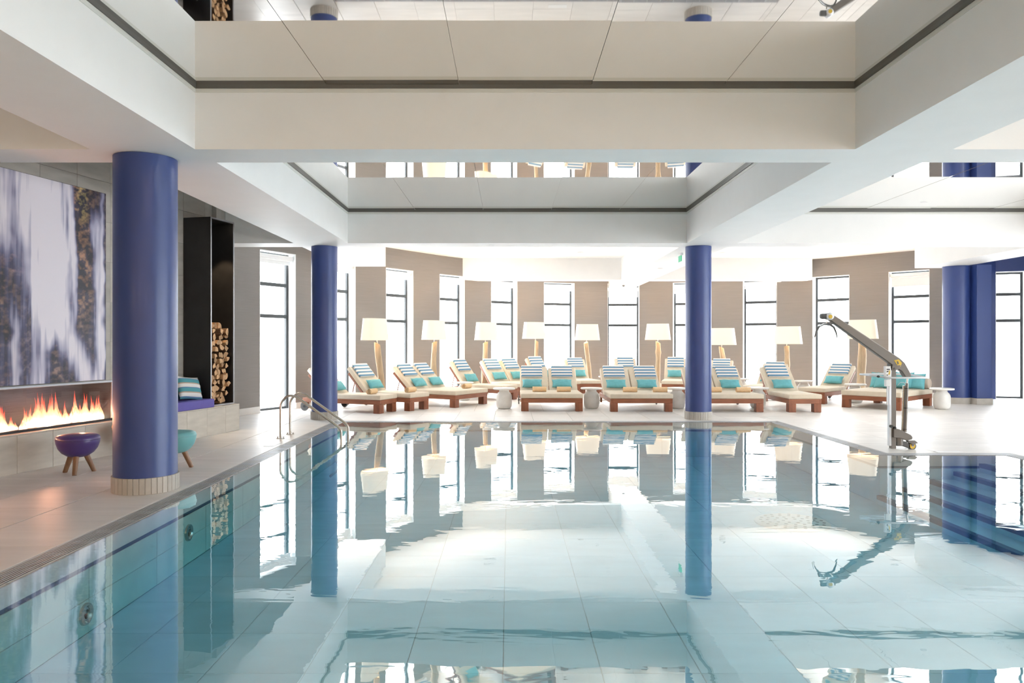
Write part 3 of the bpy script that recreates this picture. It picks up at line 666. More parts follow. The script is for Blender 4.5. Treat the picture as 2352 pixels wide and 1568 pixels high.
# log niche
nic = thing('log_niche', 'tall narrow black metal log store with steel front edge on the stone bench', 'shelf', LW(4.19, -0.34, 0.45))
ni = Matrix.Translation(-nic.location); a0, a1, zt = 3.875, 4.515, 3.545
for nm_, bx in (('side_panel', (-.585, -.08, a0, a0+.03, .452, zt)), ('side_panel', (-.585, -.08, a1-.03, a1, .452, zt)), ('back_panel', (-.585, -.57, a0+.03, a1-.03, .452, zt)),
                ('top_panel', (-.57, -.08, a0+.03, a1-.03, zt-.03, zt)), ('bottom_panel', (-.57, -.08, a0+.03, a1-.03, .452, .48))):
    inw(link(nm_, MB().box(*bx, TLm).mesh(nm_, M_black, bevel=0.002, seg=1), nic), ni)
ef = MB()
for bx in ((a0-.002, a0+.022, .452, zt+.002), (a1-.022, a1+.002, .452, zt+.002), (a0, a1, zt-.022, zt+.002), (a0, a1, .452, .476)): ef.box(-.0795, -.070, *bx, TLm)
inw(link('front_edge', ef.mesh('front_edge', M_edge, bevel=0.002, seg=1), nic), ni)
inw(link('spot_lamp', MB().lathe([(0.0, 0), (.035, 0), (.035, .008), (0, .008)], 16).mesh('spot_lamp', M_lampglow), nic), ni, TLm @ Matrix.Translation((-.25, 4.05, zt-.04)))
l = bpy.data.lights.new('niche_spot', 'SPOT'); l.energy = 55; l.color = (1, .70, .40); l.spot_size = 1.1; l.shadow_soft_size = .03
o = bpy.data.objects.new('niche_spot', l); o.location = LW(4.12, -.22, zt-.06); COL.objects.link(o)
def log_mesh(seed):
    rnd = random.Random(seed); R = rnd.uniform(.060, .078); a = rnd.choice([PI/2, PI*.62, PI*.8, PI, PI*.5]); k = 7
    arc = [(R*math.cos(a*i/k-a/2)*rnd.uniform(.93, 1.05), R*math.sin(a*i/k-a/2)) for i in range(k+1)]
    off = rnd.uniform(-.01, .01); pts = [(-0.012, off)]+arc
    cxm = sum(p_[0] for p_ in pts)/len(pts); pts = [(p_[0]-cxm, p_[1]) for p_ in pts]; n = len(pts); Ln = rnd.uniform(.32, .38)
    mb = MB(); vs = [(Ln, p_[0], p_[1]) for p_ in pts]+[(0, p_[0]*.97, p_[1]*1.02) for p_ in pts]
    mb.add(vs, [tuple(range(n)), tuple(range(n, 2*n))[::-1]], 0)
    for i in range(n): mb.add([vs[i], vs[(i+1) % n], vs[n+(i+1) % n], vs[n+i]], [(0, 3, 2, 1)], 1 if 1 <= i < n-1 else 0)
    me_ = mb.mesh('log', [M_log, M_bark]); return me_
lm = [log_mesh(k) for k in range(14)]; rl = random.Random(11)
ORD = ['first', 'second', 'third', 'fourth', 'fifth', 'sixth', 'seventh', 'eighth', 'ninth', 'tenth', 'eleventh', 'twelfth', 'thirteenth', 'fourteenth', 'fifteenth']; ORDK = ['leftmost', 'second from left', 'middle one', 'second from right', 'rightmost']
pz = 0.48+.055; row = 0
while pz < 1.84:
    nn = 5
    for k in range(nn):
        ss = 3.965+k*.108+(.03 if row % 2 else 0)+rl.uniform(-.012, .012)
        if pz > 1.74 and k > 3: continue
        hgt = 'near the top of the pile' if pz > 1.45 else ('in the middle of the pile' if pz > .95 else 'near the bottom of the pile')
        o = link('firewood_log', rl.choice(lm)); o.matrix_world = TLm @ Matrix.Translation((-.50+rl.uniform(-.04, .03), min(ss, 4.43), pz+rl.uniform(-.01, .012))) @ Matrix.Rotation(rl.uniform(0, 6.28), 4, 'X') @ Matrix.Rotation(rl.uniform(-.04, .04), 4, 'Z')
        o['label'] = 'firewood log, %s row from the bottom, %s in its row' % (ORD[row], ORDK[k]); o['category'] = 'log'; o['group'] = 'split firewood logs stacked in the black niche'
    pz += .095; row += 1

# ================================================================== SOFT THINGS
def pillow_mesh(w_, h_, t_, mat, seed=0, nx_=16, ny_=12, pinch=.07):
    rnd = random.Random(seed); vs = []; fs = []
    for sgn in (1, -1):
        for j in range(ny_+1):
            for i in range(nx_+1):
                u = -1+2*i/nx_; v = -1+2*j/ny_
                th = (max(0, 1-abs(u)**2.6)**.55)*(max(0, 1-abs(v)**2.6)**.55)
                ed = 1-pinch*(1-abs(u)**3)*(abs(v)) if True else 1
                ex = 1-pinch*(1-abs(v)**2)*(abs(u)**2); ey = 1-pinch*1.3*(1-abs(u)**2)*(abs(v)**2)
                wr_ = .006*math.sin(9*u+4*v+seed)*(1-th)+.004*math.sin(14*v-5*u+seed*2)
                vs.append((w_/2*u*ex, h_/2*v*ey, sgn*(t_/2*th+(wr_ if th > .1 else 0)*(1 if sgn > 0 else .3))))
    n1 = (nx_+1)*(ny_+1)
    for s_ in range(2):
        for j in range(ny_):
            for i in range(nx_):
                a = s_*n1+j*(nx_+1)+i; q_ = (a, a+1, a+nx_+2, a+nx_+1); fs.append(q_ if s_ == 0 else q_[::-1])
    me_ = MB().add(vs, fs).mesh('pillow', mat)
    bm = bmesh.new(); bm.from_mesh(me_); bmesh.ops.remove_doubles(bm, verts=bm.verts, dist=.0008)
    for f_ in bm.faces: f_.smooth = True
    bm.to_mesh(me_); bm.free(); return me_
cush = [pillow_mesh(.47, .25, .13, M_turq, s_) for s_ in (1, 4, 9)]
def towel_mesh():
    mb = MB(); n = 70; turns = 3.2; Ln = .31; th = .0085; pi_ = []; po = []
    for k in range(n+1):
        a = k/n*turns*2*PI; r_ = .010+.052*k/n
        pi_.append((r_*math.cos(a), r_*math.sin(a)*.92)); po.append(((r_+th)*math.cos(a), (r_+th)*math.sin(a)*.92))
    vs = []
    for x in (-Ln/2, Ln/2):
        vs += [(x, p_[0], p_[1]) for p_ in pi_]+[(x, p_[0], p_[1]) for p_ in po]
    m_ = n+1; fs = []
    for k in range(n):
        fs += [(k, k+1, m_+k+1, m_+k), (2*m_+k, 3*m_+k, 3*m_+k+1, 2*m_+k+1), (k, 2*m_+k, 2*m_+k+1, k+1), (m_+k, m_+k+1, 3*m_+k+1, 3*m_+k)]
    fs += [(0, m_, 3*m_, 2*m_), (m_-1, 3*m_-1, 4*m_-1, 2*m_-1)]
    return mb.add(vs, fs).mesh('towel', M_towel, smooth=True)
TOW = towel_mesh()
def pad_mesh():
    mb = MB(); mb.box(-.25, .25, -.205, .195, -.024, .024)
    return mb.mesh('headrest', M_stripe, smooth=True, bevel=.02, seg=3)
PAD = pad_mesh()
# headrest piping
# ================================================================== LOUNGERS
def rot2(a): return Matrix.Rotation(a, 4, 'X')
def wheel_mesh():
    mb = MB(); T = Matrix.Rotation(PI/2, 4, 'Y')
    mb.lathe([(.082, -.014), (.100, -.014), (.104, 0), (.100, .014), (.082, .014), (.078, 0), (.082, -.014)], 24, T)
    for k in range(6):
        a = k*PI/3; mb.tube([(0, .02*math.cos(a), .02*math.sin(a)), (0, .082*math.cos(a), .082*math.sin(a))], .007, 6)
    return mb.mesh('wheel', M_tyre, smooth=True)
WHEEL = wheel_mesh(); HUB = MB().lathe([(.0, -.022), (.026, -.022), (.026, .022), (0, .022)], 14, Matrix.Rotation(PI/2, 4, 'Y')).mesh('hub', M_rubber, smooth=True)
def lounger(foot, face, w_, ang, label, group, short, towels=(), cushions=None, pads=None, bed=False, length=2.0):
    fx, fy = Vector(face).normalized(); rz = math.atan2(fx, -fy)
    root = thing('daybed' if bed else 'sun_lounger', label, 'daybed' if bed else 'sun lounger', (foot[0], foot[1], 0), rz, group)
    R = Matrix.Translation((foot[0], foot[1], 0)) @ Matrix.Rotation(rz, 4, 'Z')
    h = w_/2; Lg = length
    def fr():
        mb = MB(); mb.box(-h+.012, -h+.052, .0, Lg, .187, .285); mb.box(h-.052, h-.012, .0, Lg, .187, .285)
        mb.box(-h+.052, h-.052, .0, .04, .187, .285); mb.box(-h+.052, h-.052, Lg-.04, Lg, .187, .285); mb.box(-h+.052, h-.052, 1.2, 1.24, .20, .28)
        return mb.mesh('frame', M_wood, bevel=.004, seg=1)
    link('frame', cached(('fr', w_, Lg), fr), root)
    leg = cached('leg', lambda: MB().prism([(-.08, -.08), (.08, -.08), (.08, .08), (-.08, .08)], 0, .187).mesh('leg', M_woodl, bevel=.008, seg=2))
    for sx in (-1, 1): link('leg', leg, root, loc=(sx*(h-.09), .085, 0))
    if bed:
        for sx in (-1, 1): link('leg', leg, root, loc=(sx*(h-.09), Lg-.085, 0))
    else:
        rl_ = cached('rleg', lambda: MB().box(-.022, .022, -.03, .03, .06, .187).mesh('rear_leg', M_woodl, bevel=.004, seg=1))
        for sx in (-1, 1):
            link('rear_leg', rl_, root, loc=(sx*(h-.04), Lg-.12, 0))
            wh = link('wheel', WHEEL, root, loc=(sx*(h+.018), Lg-.08, .104)); link('hub', HUB, wh)
        link('axle', cached(('ax', w_), lambda: MB().tube([(-h, 0, 0), (h, 0, 0)], .008, 8).mesh('axle', M_steel)), root, loc=(0, Lg-.08, .104))
    sl = Lg if bed else 1.27
    th = .115 if bed else .10
    def mt():
        mb = MB(); mb.box(-h, h, -.015, sl, .286, .286+th); return mb.mesh('mattress', M_matt, smooth=True, bevel=.022, seg=3)
    link('mattress', cached(('mt', w_, bed, sl), mt), root)
    if bed: return root, R
    nb = 2 if w_ > 1 else 1; bw = w_/nb
    a = math.radians(ang); B = Matrix.Translation((0, 1.245, .386)) @ rot2(a); LBK = .80          # local: y up the back, z = front normal
    for k in range(nb):
        xc = -h+bw*(k+.5)
        def bm_():
            mb = MB(); mb.box(-bw/2+.008, bw/2-.008, 0.0, LBK, -.105, 0); return mb.mesh('back_cushion', M_matt, smooth=True, bevel=.024, seg=3)
        o = link('back_cushion', cached(('bc', round(bw, 3)), bm_), root); o.matrix_local = B @ Matrix.Translation((xc, 0, 0))
        rail = cached('brail', lambda: MB().box(-.02, .02, -.02, .70, -.16, -.106).mesh('back_rail', M_wood, bevel=.004, seg=1))
        for sx in (-1, 1): o = link('back_rail', rail, root); o.matrix_local = B @ Matrix.Translation((xc+sx*(bw/2-.03), 0, 0))
        slat = cached(('slat', round(bw, 3)), lambda: MB().box(-bw/2+.05, bw/2-.05, -.03, .03, -.125, -.107).mesh('slat', M_wood, bevel=.003, seg=1))
        for j in range(5): o = link('slat', slat, root); o.matrix_local = B @ Matrix.Translation((xc, .07+.14*j, 0))
        # prop strut from the back down to the frame
        p1 = B @ Vector((0, .46, -.14)); p2 = Vector((0, p1.y+.10, .25))
        o = link('prop_strut', MB().tube([(xc-bw/2+.06, p1.y, p1.z), (xc-bw/2+.06, p2.y, p2.z)], .013, 6).mesh('prop_strut', M_wood), root)
        o = link('prop_strut', MB().tube([(xc+bw/2-.06, p1.y, p1.z), (xc+bw/2-.06, p2.y, p2.z)], .013, 6).mesh('prop_strut', M_wood), root)
        side = ('left' if k == 0 else 'right') if nb == 2 else None
        sfx = (', '+side+' half of ' if side else ' on ')+short
        if pads is None or pads[k] is not None:
            dx = 0 if pads is None else pads[k]
            q = link('headrest_pad', PAD); q.matrix_world = R @ B @ Matrix.Translation((xc+dx, LBK-.165, .026)) @ rot2(.03)
            q['label'] = 'blue striped headrest pad'+sfx; q['category'] = 'headrest'; q['group'] = 'striped headrest pads on the loungers'
        if cushions is None or cushions[k] is not None:
            dx = 0 if cushions is None else cushions[k]
            q = link('cushion', cush[(len(short)+k) % 3]); q.matrix_world = R @ B @ Matrix.Translation((xc+dx, .155, .068)) @ rot2(.12)
            q['label'] = 'small turquoise cushion'+sfx; q['category'] = 'cushion'; q['group'] = 'turquoise cushions on the loungers'
    for k, (tx, ty, tr) in enumerate(towels):
        q = link('rolled_towel', TOW); q.matrix_world = R @ Matrix.Translation((tx, ty, .386+.061)) @ Matrix.Rotation(tr, 4, 'Z') @ rot2(-.9)
        sd = (('left' if tx < 0 else 'right')+' half of ') if nb == 2 else ''
        q['label'] = 'rolled apricot towel on '+sd+short; q['category'] = 'towel'; q['group'] = 'rolled towels on the loungers'
    return root, R
GF = 'front row of loungers facing the pool'; GB = 'loungers of the back row by the windows'; GL = 'angled loungers at the left'
lounger((.937, 16.09), (0, -1), 1.36, 39, 'double wooden lounger with cream mattress, leftmost of the front row, between marble tables', GF, 'first front row double lounger from the left', towels=[(-.25, .62, 0), (.30, .60, .05)], pads=(-.05, -.01), cushions=(-.05, -.03))
lounger((2.863, 15.97), (0, -1), 1.36, 39, 'double wooden lounger in the middle of the front row, left of the right column', GF, 'middle front row double lounger', towels=[(-.15, .62, 0), (.52, .60, 0)], pads=(-.02, .04), cushions=(-.02, .02))
lounger((4.81, 15.92), (0, -1), 1.36, 39, 'double wooden lounger with cream mattress partly hidden behind the back right column', GF, 'double lounger behind the back right column', towels=[(-.22, .62, 0), (.42, .60, 0)], pads=(0, .03), cushions=(0, .0))
lounger((6.345, 15.85), (0, -1), .72, 42, 'single wooden lounger at the right end of the front row', GF, 'single lounger ending the front row at right')
lounger((-2.575, 15.81), (.92, -.39), .68, 45, 'single lounger at the far left, its head hidden by the back left column', GL, 'leftmost lounger, behind the back left column', towels=[(.02, .42, .1)], cushions=(.0,))
lounger((-1.98, 16.39), (.85, -.53), .68, 45, 'single lounger just right of the back left column, rolled towel near its foot', GL, 'single lounger just right of the back left column', towels=[(.0, .25, .1)])
lounger((-.875, 17.49), (.85, -.52), 1.36, 43, 'double lounger at the left with two striped pads, angled towards the pool', GL, 'angled double lounger at the left', towels=[(.30, .35, .1)])
lounger((.02, 19.22), (.80, -.60), .68, 50, 'single lounger behind the round marble table left of centre', GL, 'single lounger behind the leftmost marble table')
lounger((.80, 20.42), (.62, -.785), 1.34, 48, 'double lounger of the back row showing two pads left of the first front lounger', GB, 'the only back row double lounger')
lounger((1.84, 21.42), (.62, -.785), .66, 53, 'single lounger of the back row peeking over the first front double lounger', GB, 'lounger peeking over the first front double')
lounger((2.41, 21.72), (.19, -.98), .68, 47, 'single lounger of the back row seen between the first and second front doubles', GB, 'back lounger between the first two front doubles')
lounger((3.70, 21.55), (.03, -1), .68, 50, 'single lounger of the back row straight behind the middle front double', GB, 'back lounger behind the middle front double')
lounger((4.76, 21.45), (-.26, -.96), .68, 50, 'single lounger of the back row just left of the back right column', GB, 'back lounger left of the back right column')
lounger((5.80, 20.75), (-.36, -.93), .68, 46, 'single lounger of the back row seen above the double behind the column', GB, 'back lounger right of the back right column')
lounger((6.25, 18.95), (-.60, -.80), .68, 42, 'single lounger of the back row behind the right end of the front row', GB, 'back lounger hidden by the row end lounger')
lounger((7.42, 18.17), (-.72, -.69), .68, 40, 'single lounger angled to the left beside the daybed', GB, 'angled lounger beside the daybed')
dvec = Vector((.734, .679)); nearc = Vector((8.60, 16.26)); leftc = Vector((7.66, 17.05)); fc_ = (nearc+leftc)/2
bed, RB = lounger(fc_, (-dvec.x, -dvec.y), 1.30, 0, 'wide wooden daybed with cream mattress behind the pool hoist', 'daybed', 'the daybed', bed=True)
del bed['group']
bo = thing('bolster', 'beige round bolster lying across the head of the daybed', 'bolster'); bo.matrix_world = RB @ Matrix.Translation((0, 1.84, .402+.125))
link('roll', MB().lathe([(0, -.65), (.10, -.65), (.12, -.635), (.125, -.61), (.125, .61), (.12, .635), (.10, .65), (0, .65)], 24, Matrix.Rotation(PI/2, 4, 'Y')).mesh('roll', M_pink, smooth=True), bo)
link('piping', MB().lathe([(.121, -.638), (.127, -.638), (.127, -.630), (.121, -.630)], 24, Matrix.Rotation(PI/2, 4, 'Y')).mesh('piping', M_matt), bo)
bc = [pillow_mesh(.46, .42, .15, M_turq, s_) for s_ in (3, 8)]
names = ['leftmost turquoise cushion on the daybed', 'turquoise cushion on the daybed behind the hoist control box', 'turquoise cushion on the daybed behind the hoist mast', 'turquoise cushion on the daybed right of the hoist mast', 'rightmost turquoise cushion on the daybed next to the bolster end']
for k, xx in enumerate((-.40, -.17, .04, .22, .36)):
    q = link('cushion', bc[k % 2]); q.matrix_world = RB @ Matrix.Translation((-xx, 1.56-.07*(k % 2)-(.06 if k == 3 else 0), .402+.185+(.03 if k in (1,) else 0))) @ Matrix.Rotation((-1)**k*.12, 4, 'Z') @ rot2(1.05)
    q['label'] = names[k]; q['category'] = 'cushion'

# ================================================================== MARBLE TABLES
TT = MB().lathe([(0, .432), (.235, .432), (.247, .438), (.25, .45), (.247, .466), (.238, .472), (0, .472)], 40).mesh('table_top', M_marble, smooth=True)
TP = MB().lathe([(0, 0), (.115, 0), (.145, .012), (.168, .05), (.176, .12), (.176, .26), (.168, .31), (.145, .355), (.118, .38), (.108, .40), (.112, .42), (.12, .4315), (0, .4315)], 36).mesh('pedestal', M_marble, smooth=True)
for x, y, lb in ((-.11, 16.75, 'round white marble side table left of the first front double lounger'), (1.88, 16.85, 'round white marble side table between the first and middle front doubles'),
                 (3.83, 16.85, 'round white marble side table half hidden left of the back right column'), (5.70, 16.95, 'round white marble side table left of the single lounger at the row end'),
                 (7.95, 19.95, 'round white marble side table in the back beside the angled right lounger'), (8.62, 18.42, 'round white marble side table behind the daybed'),
                 (9.75, 16.67, 'round white marble side table at the right end of the daybed'), (2.98, 22.6, 'round white marble side table top seen in the gap left of the middle front double'),
                 (6.62, 21.1, 'round white marble side table far back, right of the back right column'), (-1.17, 19.25, 'round white marble side table behind the angled double lounger')):
    t_ = thing('side_table', lb, 'side table', (x, y, 0), 0, 'round marble side tables'); link('table_top', TT, t_); link('pedestal', TP, t_)

# ================================================================== FLOOR LAMPS
def shade_mesh():
    mb = MB(); n = 48; vs = []; fs = []
    def ring(ax, ay, z, k): 
        for i in range(n):
            a = 2*PI*i/n; c, s_ = math.cos(a), math.sin(a); e_ = .62
            vs.append((ax*math.copysign(abs(c)**e_, c), ay*math.copysign(abs(s_)**e_, s_), z))
    ring(.41, .20, 0, 0); ring(.345, .17, .52, 1); ring(.338, .165, .52, 2); ring(.403, .195, 0, 3)
    for r_ in range(4):
        b_ = (r_+1) % 4
        for i in range(n): fs.append((r_*n+i, r_*n+(i+1) % n, b_*n+(i+1) % n, b_*n+i))
    return mb.add(vs, fs).mesh('lamp_shade', M_shade, smooth=True)
SHADE = shade_mesh()
def trunk_mesh(seed, r0, lean, H=1.48, bulge=None):
    rnd = random.Random(seed); n = 26; m_ = 14; vs = []; fs = []; ph = [rnd.uniform(0, 6.28) for _ in range(6)]
    for i in range(n+1):
        t_ = i/n; z = H*t_; cx = lean[0]*(1-t_)+.018*math.sin(ph[0]+5*t_); cyy = lean[1]*(1-t_)+.018*math.sin(ph[1]+4*t_)
        r_ = r0*(1.12-.25*t_+.08*math.sin(ph[2]+9*t_)*rnd.uniform(.6, 1))
        if bulge: r_ *= 1+bulge[1]*math.exp(-((t_-bulge[0])/.06)**2)
        for k in range(m_):
            a = 2*PI*k/m_; rr = r_*(1+.10*math.sin(2*a+ph[3]+t_*1.5)+.06*math.sin(3*a+ph[4]-t_*2)+rnd.uniform(-.02, .02)); vs.append((cx+rr*math.cos(a), cyy+rr*math.sin(a), z+(.03*math.sin(a+ph[5]) if i == n else 0)))
    for i in range(n):
        for k in range(m_): fs.append((i*m_+k, i*m_+(k+1) % m_, (i+1)*m_+(k+1) % m_, (i+1)*m_+k))
    fs += [tuple(range(m_))[::-1], tuple(range(n*m_, (n+1)*m_))]
    return MB().add(vs, fs).mesh('driftwood_trunk', M_drift, smooth=True)
#        trunk px at top, shade px, Y, radius, lean, bulge, label
LP = [(868, 861, 17.75, .075, (.10, 0), None, 'driftwood floor lamp nearest the back left column'), (997, 997, 20.05, .075, (0, 0), None, 'driftwood floor lamp behind the angled double lounger'),
      (1114, 1117, 21.6, .075, (0, 0), None, 'driftwood floor lamp between the fourth and fifth windows'), (1231, 1227, 23.3, .062, (0, 0), None, 'driftwood floor lamp between the fifth and sixth windows'),
      (1347, 1349, 24.1, .07, (.11, 0), (.5, .15), 'crooked driftwood floor lamp left of the middle window'), (1511, 1511, 23.9, .075, (0, 0), (.78, .25), 'knotty driftwood floor lamp right of the middle window'),
      (1657, 1660, 22.9, .085, (.22, 0), None, 'leaning driftwood floor lamp right of the back right column'), (1806, 1810, 21.9, .085, (.02, 0), (.62, .12), 'driftwood floor lamp between the ninth and tenth windows'),
      (1978, 1981, 20.4, .10, (.02, 0), None, 'thick driftwood floor lamp behind the pool hoist boom')]
wallpts = [p_ for ab in WIN[:11] for p_ in ab]
zl = [1.55, 1.57, 1.565, 1.615, 1.57, 1.58, 1.42, 1.45, 1.60]
for k, (tx, sx, Y, r0, lean, bul, lb) in enumerate(LP):
    x = (tx-VX)/F*Y; xs_ = (sx-VX)/F*Y; zb = zl[k]
    best = min(range(len(wallpts)-1), key=lambda i: (Vector(((wallpts[i][0]+wallpts[i+1][0])/2-x, (wallpts[i][1]+wallpts[i+1][1])/2-Y))).length)
    d = Vector((wallpts[best+1][0]-wallpts[best][0], wallpts[best+1][1]-wallpts[best][1])); ra = math.atan2(d.y, d.x)
    t_ = thing('floor_lamp', lb, 'lamp', (x, Y, 0), 0, 'driftwood floor lamps by the windows')
    H = zb-.075
    link('driftwood_trunk', trunk_mesh(k*5+2, r0, lean, H, bul), t_)
    link('stem', MB().tube([(0, 0, H-.03), (xs_-x, 0, zb+.20)], .008, 8).mesh('stem', M_steel, smooth=True), t_)
    link('lamp_shade', SHADE, t_, loc=(xs_-x, 0, zb), rot=(0, 0, ra))
    link('bulb', cached('bulb', lambda: MB().lathe([(0, -.05), (.02, -.045), (.035, -.01), (.035, .02), (.02, .045), (0, .055)], 14).mesh('bulb', M_lampglow, smooth=True)), t_, loc=(xs_-x, 0, zb+.24))
    l = bpy.data.lights.new('lamp_light', 'POINT'); l.energy = 26; l.color = (1, .66, .36); l.shadow_soft_size = .06
    o = bpy.data.objects.new('lamp_light', l); o.location = (xs_, Y, zb+.30); COL.objects.link(o)

# ================================================================== STOOLS, BENCH SEAT
def stool(x, y, mat, label, rz=0):
    t_ = thing('stool', label, 'stool', (x, y, 0), rz)
    prof = [(0, .185), (.06, .187), (.115, .203), (.165, .238), (.203, .29), (.223, .35), (.228, .40), (.220, .425), (.195, .440), (.10, .452), (0, .455)]
    link('seat', MB().lathe(prof, 40).mesh('seat', mat, smooth=True), t_)
    link('seam', MB().lathe([(.2275, .386), (.2310, .388), (.2310, .391), (.2275, .393)], 40).mesh('seam', mat, smooth=True), t_)
    for k in range(3):
        a = 2*PI*k/3+.5
        link('leg', MB().tube([(.07*math.cos(a), .07*math.sin(a), .25), (.175*math.cos(a), .175*math.sin(a), .0)], .03, 12, rads=[.034, .024]).mesh('leg', M_stoolleg, smooth=True), t_)
    return t_
stool(-4.95, 8.50, M_purple, 'violet round stool with three walnut legs in front of the fire', .35)
stool(-3.96, 8.80, M_aqua, 'aqua stool half hidden behind the front left column', .1)
stool(-4.99, 9.78, M_firelit, 'stool almost wholly hidden behind the front left column, fire glow in its colour', 0)
sc_ = thing('seat_cushion', 'flat violet seat cushion on the stone bench beside the log niche', 'seat cushion', LW(3.0, -.28, .45)); sci = Matrix.Translation(-sc_.location)
inw(link('cover', MB().box(-.585, .005, 2.25, 3.868, .4505, .588).mesh('cover', M_purplec, smooth=True, bevel=.016, seg=3), sc_), sci, TLm)
q = link('cushion', pillow_mesh(.54, .40, .15, M_stripe2, 5)); q.matrix_world = TLm @ Matrix.Translation((-.22, 3.53, .775)) @ Matrix.Rotation(PI/2, 4, 'Z') @ rot2(1.22) @ Matrix.Rotation(-.12, 4, 'Z')
q['label'] = 'teal, tan and white striped cushion leaning by the black log niche'; q['category'] = 'cushion'
q = link('cushion', pillow_mesh(.50, .46, .14, pm('deep_teal_fabric', (.05, .24, .28), .8, var=.1, scale=(9, 9, 9)), 6)); q.matrix_world = TLm @ Matrix.Translation((-.42, 3.28, .80)) @ Matrix.Rotation(PI/2, 4, 'Z') @ rot2(1.35) @ Matrix.Rotation(.1, 4, 'Z')
q['label'] = 'plain deep teal cushion behind the striped one on the bench'; q['category'] = 'cushion'

# ================================================================== POOL HANDRAILS
lad = thing('pool_ladder', 'pair of bent stainless steel handrails at the left pool edge', 'ladder', (-3.1, 11.82, 0))
prof = [(-3.57, 0), (-3.57, .56), (-3.45, .675), (-3.33, .655), (-2.68, .19), (-2.62, .12), (-2.62, -.45), (-2.80, -.60)]
for Y in (11.57, 12.08):
    pts = fillet([(p_[0]+3.1, Y-11.82, p_[1]) for p_ in prof], .14, 6)
    link('handrail', MB().tube(pts, .0195, 14).mesh('handrail', M_steel, smooth=True), lad)
    f_ = MB(); f_.box(-.06, .06, -.035, .035, 0, .008)
    fl_ = link('flange', f_.mesh('flange', M_steel, bevel=.003), lad, loc=(-.47, Y-11.82, 0))
    for sx in (-1, 1): link('bolt', cached('bolt', lambda: MB().lathe([(.011, 0), (.011, .022), (0, .024)], 6).mesh('bolt', M_steel)), fl_, loc=(sx*.045, 0, .008))
for z in (-.12, -.38): link('tread', MB().box(-.04, .04, -.26, .26, -.012, .012).mesh('tread', M_steel, bevel=.004), lad, loc=(.44, 0, z))

# ================================================================== POOL HOIST
HY = 10.37; HS = F/HY; hx0 = 5.40
hoist = thing('pool_hoist', 'grey pool access hoist with long raised boom and spreader bar', 'hoist', (hx0, HY, 0))
def hp(px, py, dy=0): return Vector(((px-VX)/HS-hx0, dy, EYE-(py-VY)/HS))
link('mast', MB().box((2047.5-VX)/HS-hx0, (2058.5-VX)/HS-hx0, 0, .07, 0.01, 1.17).mesh('mast', M_hoist, bevel=.004), hoist)
link('mast_channel', MB().box((2043-VX)/HS-hx0, (2047.3-VX)/HS-hx0, -.002, .06, 0.05, 1.14).mesh('mast_channel', M_alu, bevel=.003), hoist)
def plate(pts, y0, y1, mat, name, par, bevel=.003):
    pts = [hp(*p_) for p_ in pts]; n = len(pts); vs = [(p_.x, y0, p_.z) for p_ in pts]+[(p_.x, y1, p_.z) for p_ in pts]
    me_ = MB().add(vs, [tuple(range(n)), tuple(range(n, 2*n))[::-1]]+[(i, n+i, n+(i+1) % n, (i+1) % n) for i in range(n)]).mesh(name, mat, bevel=bevel, seg=1)
    return link(name, me_, par)
bm1 = [(1912, 721), (2066, 822), (2078, 833), (2092, 858), (2093, 865), (2079, 867), (2070, 853), (2060, 847), (1905, 735)]
boom = plate(bm1, -.015, .075, M_hoist, 'boom', hoist, .012)
bg_ = plate([(2048, 838), (2068, 838), (2064, 846), (2056, 851), (2047, 850)], -.02, .08, M_hoist, 'boom_bracket', hoist)
plate([(2052, 827), (2063, 825), (2070, 833), (2067, 842), (2062, 842)], -.0185, -.0155, M_yel, 'warning_sticker', boom, 0)
plate([(2058, 830), (2061, 829), (2063, 835), (2060, 837)], -.0205, -.0186, M_tyre, 'sticker_mark', boom, 0)
TY = Matrix.Rotation(PI/2, 4, 'X')
def disc(px, py, r_, y0, y1, mat, name, par):
    c = hp(px, py); return link(name, MB().lathe([(0, y0), (r_*.93, y0), (r_, y0+.004), (r_, y1-.004), (r_*.93, y1), (0, y1)], 24, Matrix.Translation((c.x, 0, c.z)) @ Matrix.Rotation(-PI/2, 4, 'X')).mesh(name, mat, smooth=True), par)
disc(1906, 726, .052, -.02, .08, M_alu, 'boom_head', hoist)
disc(1906, 727, .028, -.024, -.02, M_yel, 'end_badge', hoist)
c = hp(1894, 726); link('swivel_motor', MB().lathe([(0, -.05), (.035, -.045), (.04, -.02), (.04, .03), (.03, .05), (0, .052)], 20, Matrix.Translation((c.x, .03, c.z)) @ Matrix.Rotation(PI/2, 4, 'Y')).mesh('swivel_motor', M_tyre, smooth=True), hoist)
disc(2053, 846, .014, -.03, -.02, M_tyre, 'pivot_bolt', hoist)
plate([(2042, 836), (2046, 832), (2050, 834), (2050, 846), (2043, 848)], .0, .06, M_tyre, 'mast_cap', hoist, .004)
# actuator
link('actuator_rod', MB().tube([hp(2087, 866, .03), hp(2085.5, 884, .03)], .012, 10).mesh('actuator_rod', M_steel, smooth=True), hoist)
link('actuator_tube', MB().tube([hp(2085.5, 880, .03), hp(2081.5, 992, .03)], .023, 14).mesh('actuator_tube', M_hoist, smooth=True), hoist)
link('actuator_sleeve', MB().tube([hp(2081, 886, .06), hp(2078, 992, .06)], .016, 10).mesh('actuator_sleeve', M_steel, smooth=True), hoist)
for py in (892, 937, 986): link('clamp_ring', MB().tube([hp(2084.8-(py-892)*.035, py-.8, .03), hp(2084.8-(py-892)*.035, py+.8, .03)], .0255, 12).mesh('clamp_ring', M_black), hoist)
link('cable', MB().tube(fillet([hp(2060, 885, -.02), hp(2064, 878, -.03), hp(2075, 878, -.03), hp(2081, 884, 0)], .04, 4), .0035, 6).mesh('cable', M_alu, smooth=True), hoist)
